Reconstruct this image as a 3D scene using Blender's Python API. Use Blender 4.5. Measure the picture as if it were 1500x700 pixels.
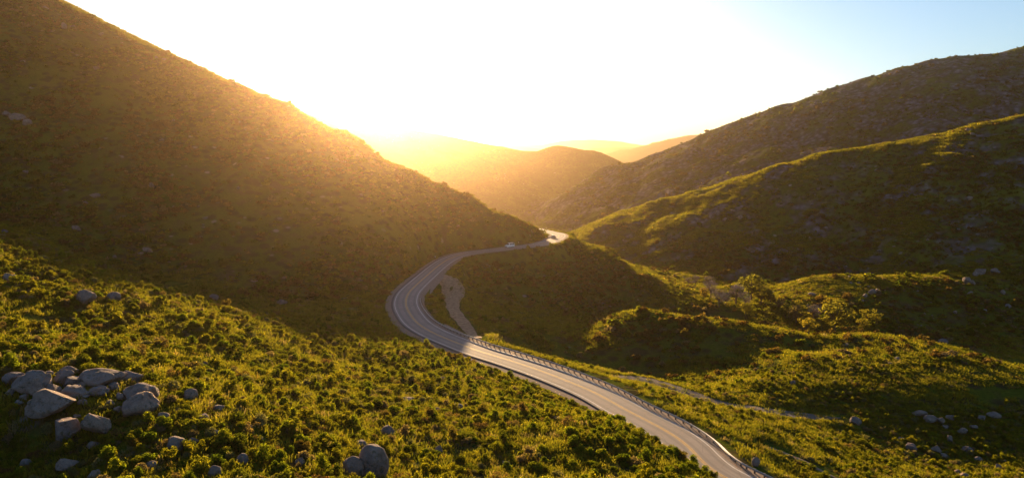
import bpy, math, random
import numpy as np

for o in list(bpy.data.objects):
    bpy.data.objects.remove(o, do_unlink=True)
random.seed(7)
rng = np.random.default_rng(7)
SC = bpy.context.scene
COL = SC.collection
R = math.radians

# ------------------------------------------------------------------ camera
F_PX = 1000.0                 # focal length in photo pixels (photo 1500 x 700)
CAM = np.array([0.0, 0.0, 48.0])
PITCH = math.atan(125.0 / F_PX)   # horizon sits at row 225
cam = bpy.data.cameras.new('camera')
cam.sensor_width = 36.0
cam.lens = 36.0 * F_PX / 1500.0
cam.clip_start = 0.5
cam.clip_end = 40000.0
cam_o = bpy.data.objects.new('camera', cam)
COL.objects.link(cam_o)
cam_o.location = CAM
cam_o.rotation_euler = (math.pi / 2 - PITCH, 0, 0)
SC.camera = cam_o

# ------------------------------------------------------------------ sky, sun, exposure
SUN_EL, SUN_AZ = 10.2, -10.6      # degrees; azimuth from the view axis, negative = left
world = bpy.data.worlds.new('World')
SC.world = world
world.use_nodes = True
wn = world.node_tree
for n in list(wn.nodes):
    wn.nodes.remove(n)
w_out = wn.nodes.new('ShaderNodeOutputWorld')
w_bg = wn.nodes.new('ShaderNodeBackground')
w_sky = wn.nodes.new('ShaderNodeTexSky')
w_sky.sky_type = 'NISHITA'
w_sky.sun_disc = False
w_sky.sun_elevation = R(SUN_EL)
w_sky.sun_rotation = R(SUN_AZ)
w_sky.altitude = 300.0
w_sky.air_density = 1.0
w_sky.dust_density = 0.9
w_sky.ozone_density = 3.0
w_bg.inputs['Strength'].default_value = 0.05
wn.links.new(w_sky.outputs[0], w_bg.inputs['Color'])
wn.links.new(w_bg.outputs[0], w_out.inputs['Surface'])

sun = bpy.data.lights.new('sun', 'SUN')
sun.energy = 5.0
sun.angle = R(0.53)
sun.color = (1.0, 0.66, 0.33)
sun_o = bpy.data.objects.new('sun', sun)
COL.objects.link(sun_o)
# direction of travel = from the sun to the scene
sd = np.array([math.sin(R(SUN_AZ)) * math.cos(R(SUN_EL)), math.cos(R(SUN_AZ)) * math.cos(R(SUN_EL)), math.sin(R(SUN_EL))])
from mathutils import Vector, Matrix
sun_o.rotation_euler = Vector(sd).to_track_quat('Z', 'Y').to_euler()
sun_o.location = (0, 0, 300)

SC.view_settings.view_transform = 'Standard'
SC.view_settings.look = 'None'
SC.view_settings.exposure = 2.0
SC.view_settings.gamma = 1.0
SC.render.engine = 'CYCLES'
SC.cycles.use_denoising = True
SC.cycles.max_bounces = 6
SC.cycles.diffuse_bounces = 2
SC.cycles.transmission_bounces = 3
SC.cycles.volume_bounces = 0
SC.cycles.use_adaptive_sampling = True

HAZE_DENSITY = 0.000105
HAZE_G = 0.94

# ------------------------------------------------------------------ helpers: pixels, noise
cp, sp_ = math.cos(PITCH), math.sin(PITCH)

def ray(px, py):
    a = (px - 750.0) / F_PX
    b = (350.0 - py) / F_PX
    return np.array([a, cp + b * sp_, -sp_ + b * cp])

def at_depth(px, py, d):
    r = ray(px, py)
    return CAM + r * (d / r[1])

def at_z(px, py, z=0.0):
    r = ray(px, py)
    return CAM + r * ((z - CAM[2]) / r[2])

def project(p):
    d = np.asarray(p, float) - CAM
    f = d[..., 1] * cp - d[..., 2] * sp_
    u = d[..., 1] * sp_ + d[..., 2] * cp
    f = np.where(np.abs(f) < 1e-3, 1e-3, f)
    return 750 + F_PX * d[..., 0] / f, 350 - F_PX * u / f, f

def _hash(ix, iy, s):
    h = (ix.astype(np.int64) * 374761393 + iy.astype(np.int64) * 668265263 + s * 974711) & 0xffffffff
    h = ((h ^ (h >> 13)) * 1274126177) & 0xffffffff
    h = (h ^ (h >> 16)) & 0xffffffff
    return h / 4294967295.0

def vnoise(x, y, s=0):
    ix, iy = np.floor(x), np.floor(y)
    fx, fy = x - ix, y - iy
    fx = fx * fx * fx * (fx * (fx * 6 - 15) + 10)
    fy = fy * fy * fy * (fy * (fy * 6 - 15) + 10)
    ix, iy = ix.astype(np.int64), iy.astype(np.int64)
    a, b = _hash(ix, iy, s), _hash(ix + 1, iy, s)
    c, d = _hash(ix, iy + 1, s), _hash(ix + 1, iy + 1, s)
    return (a + (b - a) * fx) * (1 - fy) + (c + (d - c) * fx) * fy * 1.0

def fbm(x, y, s=0, octv=4, gain=0.5):
    t, a, n = 0.0, 1.0, 0.0
    for k in range(octv):
        c, sn = math.cos(0.6 * k + s), math.sin(0.6 * k + s)
        t = t + a * (vnoise((x * c - y * sn) * 2 ** k, (x * sn + y * c) * 2 ** k, s + 17 * k) - 0.5)
        n += a
        a *= gain
    return 2 * t / n          # about -1 .. 1

def catmull(pts, step=1.0):
    pts = np.asarray(pts, float)
    P = np.vstack([2 * pts[0] - pts[1], pts, 2 * pts[-1] - pts[-2]])
    out = []
    for i in range(1, len(P) - 2):
        n = max(2, int(np.linalg.norm(P[i + 1] - P[i]) / step * 2))
        t = np.linspace(0, 1, n, endpoint=False)[:, None]
        out.append(0.5 * (2 * P[i] + (P[i + 1] - P[i - 1]) * t + (2 * P[i - 1] - 5 * P[i] + 4 * P[i + 1] - P[i + 2]) * t ** 2
                          + (3 * P[i] - P[i - 1] - 3 * P[i + 1] + P[i + 2]) * t ** 3))
    out = np.vstack(out + [P[-2][None]])
    seg = np.linalg.norm(np.diff(out[:, :2], axis=0), axis=1)
    s = np.concatenate([[0], np.cumsum(seg)])
    q = np.arange(0, s[-1], step)
    return np.stack([np.interp(q, s, out[:, k]) for k in range(out.shape[1])], 1)

def smooth1(a, n):
    k = np.ones(n) / n
    return np.convolve(np.pad(a, (n // 2, n - 1 - n // 2), mode='edge'), k, mode='valid')

# ------------------------------------------------------------------ terrain
road_px = [(1044.6, 690), (1024, 669), (996, 643), (962, 623), (911, 597), (880, 579), (844, 563), (794, 543.5), (743, 526.5), (697, 512.5),
           (671, 502.5), (640, 490), (615, 476), (602, 462), (594.5, 446), (597, 432), (606, 421), (626, 403), (644.6, 387.5), (660.6, 378),
           (683, 371), (715, 367), (750, 362.7), (775, 360), (795, 356.5), (809, 352), (817.5, 347.5), (818, 343.5), (808, 341)]
road_pts = [(52, -60, 0), (53, 0, 0), (49, 50, 0), (40, 82, 0)] + [at_z(x, y, 0.0) for x, y in road_px] + [(5, 445, 0), (-45, 470, -2), (-90, 500, -4)]
ROAD = catmull(road_pts, 1.0)
for k in (0, 1):
    ROAD[:, k] = smooth1(ROAD[:, k], 9)

ctrl = []
def cpt(px, py, d): ctrl.append(at_depth(px, py, d))
def cw(x, y, z): ctrl.append(np.array([x, y, z], float))

# sunlit foreground slope
for c in [(100, 690, 57), (-150, 690, 57), (-150, 500, 74), (60, 575, 69), (220, 690, 57), (250, 590, 70), (400, 690, 60), (600, 690, 70), (850, 690, 76), (930, 690, 76),
          (700, 600, 102), (550, 580, 98), (400, 560, 92), (250, 520, 95), (120, 480, 100), (0, 330, 148), (0, 420, 104), (-200, 330, 142), (-350, 250, 180),
          (130, 387, 143), (250, 428, 136), (375, 460, 136), (470, 488, 138), (560, 508, 141), (300, 470, 114), (500, 530, 121), (620, 552, 120),
          (750, 585, 113), (820, 603, 106), (930, 655, 83), (950, 698, 77), (944, 643, 90), (964, 668, 86), (976, 694, 80), (900, 618, 98), (640, 528, 139), (690, 545, 132)]:
    cpt(*c)
for c in [(0, 0, 27), (60, 0, 3), (-100, 0, 38), (0, -80, 34), (120, 0, -6), (100, 60, -6), (30, 30, 17), (26, 60, 14), (-200, 60, 55), (-120, -60, 44), (60, -60, 4)]:
    cw(*c)
# ravine between the foreground slope and the big left hill
for c in [(-60, 168, 7), (-85, 170, 10), (-38, 168, 3), (-115, 176, 16), (-150, 180, 24), (-130, 218, 10), (-90, 214, 5), (-62, 206, 1), (-200, 235, 26), (-300, 250, 55)]:
    cw(*c)
# big left hill: crest
L1 = [(-420, -80, 620), (-200, -76, 590), (-60, -58, 560), (80, 0, 520), (200, 58, 490), (330, 119, 460), (450, 173, 422), (545, 222, 390), (620, 257, 372),
      (700, 293, 370), (760, 322, 382), (795, 338, 392)]
L1w = np.array([at_depth(*c) for c in L1])
L1d = catmull(L1w, 24.0)
for p in L1d:
    ctrl.append(p)
    ctrl.append(p + np.array([0, 60, -22 - 0.12 * max(p[2], 0)]))
    ctrl.append(p + np.array([0, 150, -55 - 0.45 * max(p[2], 0)]))
for c in [(-150, 300, 40), (-90, 280, 26), (-60, 290, 22), (-230, 330, 66), (-45, 330, 19)]:
    cw(*c)
# spur that carries the far stretch of road, down to the valley on the right
for c in [(870, 371, 382), (930, 398, 366), (990, 423, 348), (1040, 441, 330), (800, 400, 330), (780, 450, 286), (850, 450, 313), (950, 432, 336), (720, 430, 291), (740, 400, 314),
          (900, 400, 360), (1000, 446, 322)]:
    cpt(*c)
for c in [(80, 430, -24), (110, 410, -32), (50, 450, -20), (20, 470, -10), (125, 370, -34), (30, 262, -20), (60, 285, -29), (0, 252, -13), (90, 290, -31), (-10, 275, -12)]:
    cw(*c)
# hollow and the lit-topped mound beside it
for c in [(900, 520, 208), (880, 543, 163), (830, 535, 161), (1000, 552, 190), (930, 456, 238), (1050, 466, 226), (1150, 486, 216), (1195, 510, 206), (1000, 462, 232),
          (940, 490, 221), (1080, 535, 195), (840, 490, 238), (760, 490, 211)]:
    cpt(*c)
for c in [(10, 200, -13), (25, 200, -17), (42, 192, -18), (20, 184, -13), (48, 180, -15), (62, 262, -22), (90, 258, -25), (108, 250, -25)]:
    cw(*c)
# lit meadow
for c in [(1100, 562, 163), (1150, 520, 190), (1250, 492, 206), (1380, 508, 201), (1500, 540, 190), (1300, 560, 165), (1450, 580, 160), (1600, 560, 185)]:
    cpt(*c)
for c in [(120, 250, -24), (150, 245, -28), (180, 240, -30), (240, 235, -32)]:
    cw(*c)
# ground at lower right
for c in [(1000, 575, 149), (940, 560, 153), (1230, 618, 146), (1100, 600, 141), (1400, 612, 150), (1400, 690, 128), (1250, 690, 116), (1150, 685, 108), (1600, 690, 130), (1110, 640, 118)]:
    cpt(*c)
for c in [(85, 90, -4), (150, 90, -14), (200, 150, -14)]:
    cw(*c)
# valley and the low spur across it
for c in [(1100, 421, 405), (1045, 412, 430), (1180, 470, 300), (1240, 480, 282), (1400, 480, 292), (1500, 500, 275), (1700, 500, 290)]:
    cpt(*c)
for c in [(1700, 360, 370), (1600, 372, 365), (1500, 383, 360), (1390, 401, 350), (1320, 406, 346), (1250, 407, 345), (1180, 408, 350), (1135, 425, 360)]:
    p = at_depth(*c)
    ctrl.append(p)
    ctrl.append(p + np.array([4, 50, -16]))
# far valley floor
for c in [(0, 700, -40), (150, 700, -42), (300, 620, -40), (-200, 800, -30), (-500, 900, 0), (100, 1000, -44), (500, 700, -40), (100, 1500, -46), (-800, 1500, -40), (900, 1500, -46), (0, 3000, -50), (-3000, 3000, -50),
          (3000, 3000, -50), (-6000, 8000, -50), (6000, 8000, -50), (0, 8000, -50), (-900, 500, 150), (-700, 250, 110), (600, 200, -10), (500, 400, -30)]:
    cw(*c)
# the road itself and its verges hold the surface at road level
for i in range(4, len(ROAD), 14):
    t = ROAD[min(i + 1, len(ROAD) - 1)] - ROAD[i - 1]
    t /= np.linalg.norm(t)
    ctrl.append(ROAD[i] + 0)
ctrl = np.array(ctrl)
# drop near-duplicates
keep = []
for i, p in enumerate(ctrl):
    if all(np.hypot(*(p[:2] - ctrl[j][:2])) > 5.0 for j in keep):
        keep.append(i)
ctrl = ctrl[keep]
RC = 7.0
def phi(r2): return np.sqrt(r2 + RC * RC)
_n = len(ctrl)
_A = np.zeros((_n + 1, _n + 1))
_d2 = ((ctrl[:, None, :2] - ctrl[None, :, :2]) ** 2).sum(-1)
_A[:_n, :_n] = phi(_d2)
_A[:_n, _n] = 1
_A[_n, :_n] = 1
_w = np.linalg.solve(_A, np.concatenate([ctrl[:, 2], [0]]))

def base_h(x, y):
    out = np.full(x.shape, _w[_n])
    for i in range(_n):
        out += _w[i] * np.sqrt((x - ctrl[i, 0]) ** 2 + (y - ctrl[i, 1]) ** 2 + RC * RC)
    return out

# ridges beyond the valley: crest (pixel, pixel, depth), slope, rounding
RIDGES = {
    'hill_right': ([(1900, 70, 480), (1700, 122, 500), (1500, 170, 520), (1440, 182, 528), (1380, 196, 540), (1300, 211, 550), (1220, 223, 558), (1160, 240, 566), (1100, 258, 580),
                    (1040, 276, 592), (1000, 288, 604), (960, 302, 622), (920, 316, 645), (880, 335, 680), (850, 350, 720)], 0.50, 12.0),
    'hill_right_far': ([(1900, 45, 900), (1700, 45, 900), (1500, 69, 900), (1460, 80, 905), (1400, 82, 910), (1370, 87, 915), (1330, 98, 920), (1280, 112, 930), (1240, 125, 940), (1210, 137, 950),
                        (1160, 152, 965), (1120, 165, 980), (1090, 176, 990), (1050, 198, 1005), (1010, 222, 1020), (960, 243, 1050), (910, 262, 1090), (870, 278, 1130), (830, 290, 1180), (800, 296, 1220)], 0.46, 16.0),
    'hill_behind_bend': ([(200, 140, 1397), (330, 148, 1436), (420, 158, 1463), (480, 176, 1490), (540, 187, 1503), (600, 190, 1516), (640, 197, 1529), (690, 207, 1543), (730, 214, 1556), (765, 221, 1569), (795, 221, 1569), (815, 213.5, 1569),
                          (830, 216, 1582), (850, 228, 1596), (870, 242, 1623), (888, 258, 1663), (900, 280, 1702)], 0.38, 16.0),
    'hill_valley_end': ([(885, 268, 2625), (910, 252, 2670), (950, 236, 2700), (980, 226, 2730), (1010, 217, 2775), (1060, 205, 2820), (1150, 190, 2850), (1300, 170, 2850)], 0.32, 35.0),
    'hill_distant_right': ([(900, 250, 4495), (935, 228, 4495), (960, 213, 4568), (985, 203, 4640), (1010, 198, 4640), (1045, 196, 4640), (1100, 190, 4640), (1300, 185, 4640)], 0.35, 40.0),
    'mountain_range_distant': ([(400, 205, 6210), (700, 214, 6210), (760, 214, 6210), (800, 219, 6075), (850, 221, 5940), (880, 218, 5940), (920, 216, 5940), (960, 220, 5940), (1000, 216, 5940), (1300, 215, 5940)], 0.3, 60.0),
    'mountain_range_horizon': ([(-600, 215, 7560), (300, 212, 7560), (700, 213, 7560), (790, 212, 7560), (830, 207, 7560), (860, 206, 7560), (900, 208, 7560), (940, 213, 7560), (1100, 210, 7560), (2000, 212, 7560)], 0.25, 90.0),
}
RW = {k: (np.array([at_depth(*c) for c in v[0]]), v[1], v[2]) for k, v in RIDGES.items()}

def ridge_h(key, x, y):
    P, s, w = RW[key]
    best = np.full(x.shape, -1e9)
    for a, b in zip(P[:-1], P[1:]):
        dx, dy = b[0] - a[0], b[1] - a[1]
        t = np.clip(((x - a[0]) * dx + (y - a[1]) * dy) / (dx * dx + dy * dy), 0, 1)
        d = np.hypot(x - a[0] - t * dx, y - a[1] - t * dy)
        best = np.maximum(best, a[2] + t * (b[2] - a[2]) - s * (np.sqrt(d * d + w * w) - w))
    return best

def smax(a, b, k):
    h = np.clip(0.5 + 0.5 * (a - b) / k, 0, 1)
    return b + (a - b) * h + k * h * (1 - h)

def path_dist(P, x, y):
    """distance to the path, arc index of the nearest sample, signed side (right positive)"""
    best = np.full(x.shape, 1e9)
    idx = np.zeros(x.shape, int)
    m = (x > P[:, 0].min() - 40) & (x < P[:, 0].max() + 40) & (y > P[:, 1].min() - 40) & (y < P[:, 1].max() + 40)
    xs, ys = x[m], y[m]
    b, ii = np.full(xs.shape, 1e9), np.zeros(xs.shape, int)
    for i in range(len(P)):
        d = (xs - P[i, 0]) ** 2 + (ys - P[i, 1]) ** 2
        k = d < b
        b[k] = d[k]
        ii[k] = i
    best[m] = np.sqrt(b)
    idx[m] = ii
    t = np.gradient(P[:, :2], axis=0)
    tt = t[idx]
    side = (x - P[idx, 0]) * tt[..., 1] - (y - P[idx, 1]) * tt[..., 0]
    return best, idx, np.sign(side)

def sstep(a, b, v):
    t = np.clip((v - a) / (b - a), 0, 1)
    return t * t * (3 - 2 * t)

# grid, finer near the camera
RATIO, Y0, YS = 1.0052, -60.0, 80.0
NR, NC = 915, 430
gi = np.arange(NR)
gy = Y0 + YS * (RATIO ** gi - 1)
def half_w(y): return 95.0 + 0.95 * (y - Y0)
gu = np.linspace(-1, 1, NC)
GX = half_w(gy)[:, None] * gu[None, :]
GY = np.repeat(gy[:, None], NC, 1)

Hb = base_h(GX, GY)
road_d, road_i, road_s = path_dist(ROAD, GX, GY)
dist = np.hypot(GX, GY)
offroad = sstep(6, 30, road_d)
Hb = Hb + offroad * (0.55 * fbm(GX / 9, GY / 9, 3, 3) + 1.3 * fbm(GX / 34, GY / 34, 5, 3))
left_hill = sstep(-20, 30, GY - 225 + 0.0 * GX) * (GX < 60)
# gullies running down the left hill
gul = fbm((GX + 0.25 * GY) / 30, GY / 130, 11, 5, 0.6)
Hb = Hb + offroad * left_hill * sstep(230, 330, GY) * (1.0 - sstep(400, 440, GY)) * 8.5 * gul
layers = [Hb]
keys = ['base']
H = Hb.copy()
for k, (P, s, w) in RW.items():
    sc_ = np.mean(P[:, 1])
    r = ridge_h(k, GX, GY)
    L = sc_ / 9
    r = r + (sc_ * 0.012 if sc_ > 1300 else sc_ * 0.018) * fbm(GX / L, GY / L, 21, 6, 0.62) * sstep(0, sc_ * 0.06, np.abs(GY - np.interp(GX, P[:, 0][np.argsort(P[:, 0])], P[:, 1][np.argsort(P[:, 0])])) + 0.012 * sc_)
    if sc_ < 1300:
        u_ = sc_ / 21
        P_ = P[np.argsort(P[:, 0])]
        dc = np.abs(GY - np.interp(GX, P_[:, 0], P_[:, 1]))
        r = r + sc_ * 0.011 * sstep(sc_ * 0.015, sc_ * 0.10, dc) * fbm((GX + 0.35 * GY + 0.5 * u_ * fbm(GX / u_, GY / u_, 7, 2)) / u_, GY / (u_ * 4.5), 33, 4, 0.55)
    layers.append(r)
    keys.append(k)
    H = smax(H, r, 6 + sc_ * 0.006)
owner = np.argmax(np.stack(layers), 0)

def Hq_raw(Z, x, y):
    x, y = np.asarray(x, float), np.asarray(y, float)
    fi = np.log(np.maximum((y - Y0) / YS + 1, 1e-6)) / math.log(RATIO)
    fj = (x / half_w(y) + 1) * 0.5 * (NC - 1)
    fi = np.clip(fi, 0, NR - 1.001)
    fj = np.clip(fj, 0, NC - 1.001)
    i, j = fi.astype(int), fj.astype(int)
    a, b = fi - i, fj - j
    return (Z[i, j] * (1 - a) + Z[i + 1, j] * a) * (1 - b) + (Z[i, j + 1] * (1 - a) + Z[i + 1, j + 1] * a) * b

# paths: (plan line, half width of the bed, shoulder blend)
def drape(pts2, n=15, lift=0.0):
    P = catmull(np.array(pts2, float), 1.0)
    z = smooth1(Hq_raw(H, P[:, 0], P[:, 1]), n) + lift
    return np.column_stack([P[:, :2], z])

def bed(P, half, blend, drop):
    global H
    d, i, s = path_dist(P, GX, GY)
    w = 1 - sstep(half, half + blend, d)
    H = H * (1 - w) + (P[i, 2] - drop) * w
    return d, i, s

def px_march(px, py, d0=25.0, d1=3000.0):
    r = ray(px, py)
    d = d0 * (d1 / d0) ** np.linspace(0, 1, 6000)
    p = CAM[None] + r[None] * (d / r[1])[:, None]
    g = Hq_raw(H, p[:, 0], p[:, 1])
    hit = np.nonzero(p[:, 2] <= g)[0]
    if len(hit) == 0:
        return None
    q = p[hit[0]]
    return np.array([q[0], q[1], g[hit[0]]])

ROADZ = ROAD.copy()
ROADZ[:, 2] = smooth1(ROAD[:, 2], 25)
bed(ROADZ, 8.0, 6.0, 0.16)
DIRT = drape([px_march(x, y)[:2] for x, y in [(880, 546), (915, 551), (950, 560), (1000, 573), (1060, 588), (1120, 600), (1180, 609), (1235, 614)]], 25)
bed(DIRT, 2.6, 3.0, 0.14)
TRACK = drape([px_march(x, y)[:2] for x, y in [(1128, 650), (1150, 662), (1180, 677), (1205, 690), (1235, 706)]], 15)
bed(TRACK, 1.2, 2.0, 0.12)
PULL = drape([px_march(x, y)[:2] for x, y in [(640, 403), (655, 409), (663, 428), (664, 450), (673, 466), (688, 484), (702, 494)]], 9)
bed(PULL, 4.2, 3.5, 0.12)

def Hq(x, y): return Hq_raw(H, x, y)

d_dirt = path_dist(DIRT, GX, GY)[0]
d_track = path_dist(TRACK, GX, GY)[0]
d_pull = path_dist(PULL, GX, GY)[0]

# ------------------------------------------------------------------ materials
def mat(name):
    m = bpy.data.materials.new(name)
    m.use_nodes = True
    nt = m.node_tree
    for n in list(nt.nodes):
        nt.nodes.remove(n)
    o = nt.nodes.new('ShaderNodeOutputMaterial')
    return m, nt, o

def N(nt, t, **kw):
    n = nt.nodes.new(t)
    for k, v in kw.items():
        if k in n.inputs:
            n.inputs[k].default_value = v
        else:
            setattr(n, k, v)
    return n

def noise(nt, vec, scale, detail=6.0, rough=0.6):
    n = N(nt, 'ShaderNodeTexNoise')
    n.inputs['Scale'].default_value = scale
    n.inputs['Detail'].default_value = detail
    n.inputs['Roughness'].default_value = rough
    nt.links.new(vec, n.inputs['Vector'])
    return n.outputs['Fac']

def ramp(nt, fac, stops):
    n = N(nt, 'ShaderNodeValToRGB')
    cr = n.color_ramp
    while len(cr.elements) < len(stops):
        cr.elements.new(0.5)
    for e, (p, c) in zip(cr.elements, stops):
        e.position = p
        e.color = (*c, 1.0) if len(c) == 3 else c
    nt.links.new(fac, n.inputs['Fac'])
    return n.outputs['Color']

def mixc(nt, fac, a, b, mode='MIX'):
    n = N(nt, 'ShaderNodeMix', data_type='RGBA', blend_type=mode)
    for sock, v in ((n.inputs[0], fac), (n.inputs[6], a), (n.inputs[7], b)):
        if isinstance(v, (int, float)):
            sock.default_value = v
        elif isinstance(v, tuple):
            sock.default_value = (*v, 1.0)
        else:
            nt.links.new(v, sock)
    return n.outputs[2]

def bump(nt, h, strength, distance):
    n = N(nt, 'ShaderNodeBump')
    n.inputs['Strength'].default_value = strength
    n.inputs['Distance'].default_value = distance
    nt.links.new(h, n.inputs['Height'])
    return n.outputs['Normal']

def surf(nt, o, col, rough=0.95, normal=None, spec=0.15, metal=0.0):
    b = N(nt, 'ShaderNodeBsdfPrincipled')
    if isinstance(col, tuple):
        b.inputs['Base Color'].default_value = (*col, 1)
    else:
        nt.links.new(col, b.inputs['Base Color'])
    if isinstance(rough, float):
        b.inputs['Roughness'].default_value = rough
    else:
        nt.links.new(rough, b.inputs['Roughness'])
    b.inputs['Specular IOR Level'].default_value = spec
    b.inputs['Metallic'].default_value = metal
    if normal is not None:
        nt.links.new(normal, b.inputs['Normal'])
    nt.links.new(b.outputs[0], o.inputs['Surface'])
    return b

def geo_pos(nt): return N(nt, 'ShaderNodeNewGeometry').outputs['Position']
def obj_co(nt): return N(nt, 'ShaderNodeTexCoord').outputs['Object']

def ground_mat(rocky=0):
    m, nt, o = mat('rocky_hill_ground' if rocky else 'chaparral_ground')
    lo_ = 0.42 if rocky == 1 else 0.47
    p = geo_pos(nt)
    big = noise(nt, p, 0.022, 5, 0.6)
    mid = noise(nt, p, 0.14, 6, 0.65)
    fine = noise(nt, p, 1.3, 5, 0.7)
    grass = ramp(nt, fine, [(0.25, (0.024, 0.034, 0.005)), (0.55, (0.068, 0.086, 0.010)), (0.8, (0.115, 0.118, 0.018))])
    soil = ramp(nt, fine, [(0.25, (0.032, 0.024, 0.012)), (0.6, (0.080, 0.058, 0.028)), (0.85, (0.14, 0.10, 0.055))])
    f = ramp(nt, mid, [(0.50, (0, 0, 0)), (0.66, (1, 1, 1))])
    c = mixc(nt, f, grass, soil)
    # big meadows of fresher grass
    g2 = ramp(nt, big, [(0.50, (0, 0, 0)), (0.62, (1, 1, 1))])
    c = mixc(nt, g2, c, mixc(nt, fine, (0.060, 0.080, 0.008), (0.13, 0.130, 0.016)))
    # scattered scrub too small to stand as its own plant far away
    v = N(nt, 'ShaderNodeTexVoronoi')
    v.inputs['Scale'].default_value = 0.20
    nt.links.new(p, v.inputs['Vector'])
    s = ramp(nt, v.outputs['Distance'], [(0.25, (1, 1, 1)), (0.48, (0, 0, 0))])
    c = mixc(nt, s, c, mixc(nt, mid, (0.020, 0.026, 0.010), (0.065, 0.050, 0.022)))
    v2 = N(nt, 'ShaderNodeTexVoronoi')
    v2.inputs['Scale'].default_value = 0.11
    nt.links.new(p, v2.inputs['Vector'])
    r_ = ramp(nt, v2.outputs['Distance'], [(0.10, (1, 1, 1)), (0.16, (0, 0, 0))])
    rm = N(nt, 'ShaderNodeMath', operation='MULTIPLY')
    nt.links.new(r_, rm.inputs[0])
    nt.links.new(ramp(nt, noise(nt, p, 0.012, 3, 0.5), [(0.45, (0, 0, 0)), (0.6, (1, 1, 1))]), rm.inputs[1])
    c = mixc(nt, rm.outputs[0], c, (0.20, 0.17, 0.16))
    if rocky:
        v3 = N(nt, 'ShaderNodeTexVoronoi')
        v3.inputs['Scale'].default_value = 0.16
        nt.links.new(p, v3.inputs['Vector'])
        rk = ramp(nt, noise(nt, p, 0.035, 5, 0.65), [(lo_, (0, 0, 0)), (lo_ + 0.14, (0.9, 0.9, 0.9))])
        c = mixc(nt, rk, c, ramp(nt, v3.outputs['Distance'], [(0.1, (0.20, 0.165, 0.175)), (0.5, (0.095, 0.078, 0.080)), (0.8, (0.05, 0.045, 0.03))]))
    h = N(nt, 'ShaderNodeMath', operation='ADD')
    nt.links.new(s, h.inputs[0])
    nt.links.new(fine, h.inputs[1])
    d = N(nt, 'ShaderNodeBsdfDiffuse')
    nt.links.new(c, d.inputs['Color'])
    nt.links.new(bump(nt, h.outputs[0], 0.6, 0.5), d.inputs['Normal'])
    nt.links.new(d.outputs[0], o.inputs['Surface'])
    return m

def leaf_mat(name, c_dark, c_mid, c_light, trans=0.45):
    m, nt, o = mat(name)
    oi = N(nt, 'ShaderNodeObjectInfo')
    at = N(nt, 'ShaderNodeAttribute', attribute_name='tone')
    base = ramp(nt, oi.outputs['Random'], [(0.0, c_dark), (0.30, c_mid), (0.62, c_light), (0.86, c_mid), (0.94, (0.090, 0.070, 0.026)), (0.96, (0.14, 0.12, 0.085)), (1.0, (0.10, 0.085, 0.065))])
    c = mixc(nt, 1.0, base, ramp(nt, at.outputs['Fac'], [(0.0, (0.62, 0.60, 0.55)), (1.0, (1.45, 1.4, 1.2))]), 'MULTIPLY')
    d = N(nt, 'ShaderNodeBsdfDiffuse')
    t = N(nt, 'ShaderNodeBsdfTranslucent')
    nt.links.new(c, d.inputs['Color'])
    tc = mixc(nt, 1.0, c, (2.6, 2.4, 0.85), 'MULTIPLY')
    nt.links.new(tc, t.inputs['Color'])
    mx = N(nt, 'ShaderNodeMixShader')
    mx.inputs[0].default_value = trans
    nt.links.new(d.outputs[0], mx.inputs[1])
    nt.links.new(t.outputs[0], mx.inputs[2])
    nt.links.new(mx.outputs[0], o.inputs['Surface'])
    return m

def bark_mat():
    m, nt, o = mat('bark')
    c = ramp(nt, noise(nt, obj_co(nt), 8, 4), [(0.3, (0.05, 0.035, 0.025)), (0.7, (0.14, 0.10, 0.075))])
    surf(nt, o, c, 0.95)
    return m

def granite_mat():
    m, nt, o = mat('granite')
    p = geo_pos(nt)
    oi = N(nt, 'ShaderNodeObjectInfo')
    a = noise(nt, p, 1.1, 8, 0.65)
    b = noise(nt, p, 9.0, 4, 0.7)
    c = ramp(nt, a, [(0.32, (0.06, 0.048, 0.045)), (0.48, (0.17, 0.140, 0.130)), (0.70, (0.26, 0.22, 0.20))])
    c = mixc(nt, 0.35, c, ramp(nt, b, [(0.35, (0.07, 0.06, 0.055)), (0.65, (0.30, 0.27, 0.245))]))
    c = mixc(nt, 1.0, c, ramp(nt, oi.outputs['Random'], [(0.0, (0.78, 0.78, 0.82)), (0.5, (1, 0.95, 0.92)), (1.0, (1.12, 0.98, 0.86))]), 'MULTIPLY')
    li = ramp(nt, noise(nt, p, 2.6, 5, 0.6), [(0.54, (0, 0, 0)), (0.62, (0.85, 0.85, 0.85))])
    c = mixc(nt, li, c, (0.075, 0.07, 0.045))
    li2 = ramp(nt, noise(nt, p, 0.7, 6, 0.7), [(0.48, (0, 0, 0)), (0.60, (0.8, 0.8, 0.8))])
    c = mixc(nt, li2, c, (0.21, 0.145, 0.115))
    surf(nt, o, c, 0.95, bump(nt, a, 0.7, 0.35), 0.1)
    return m

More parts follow.
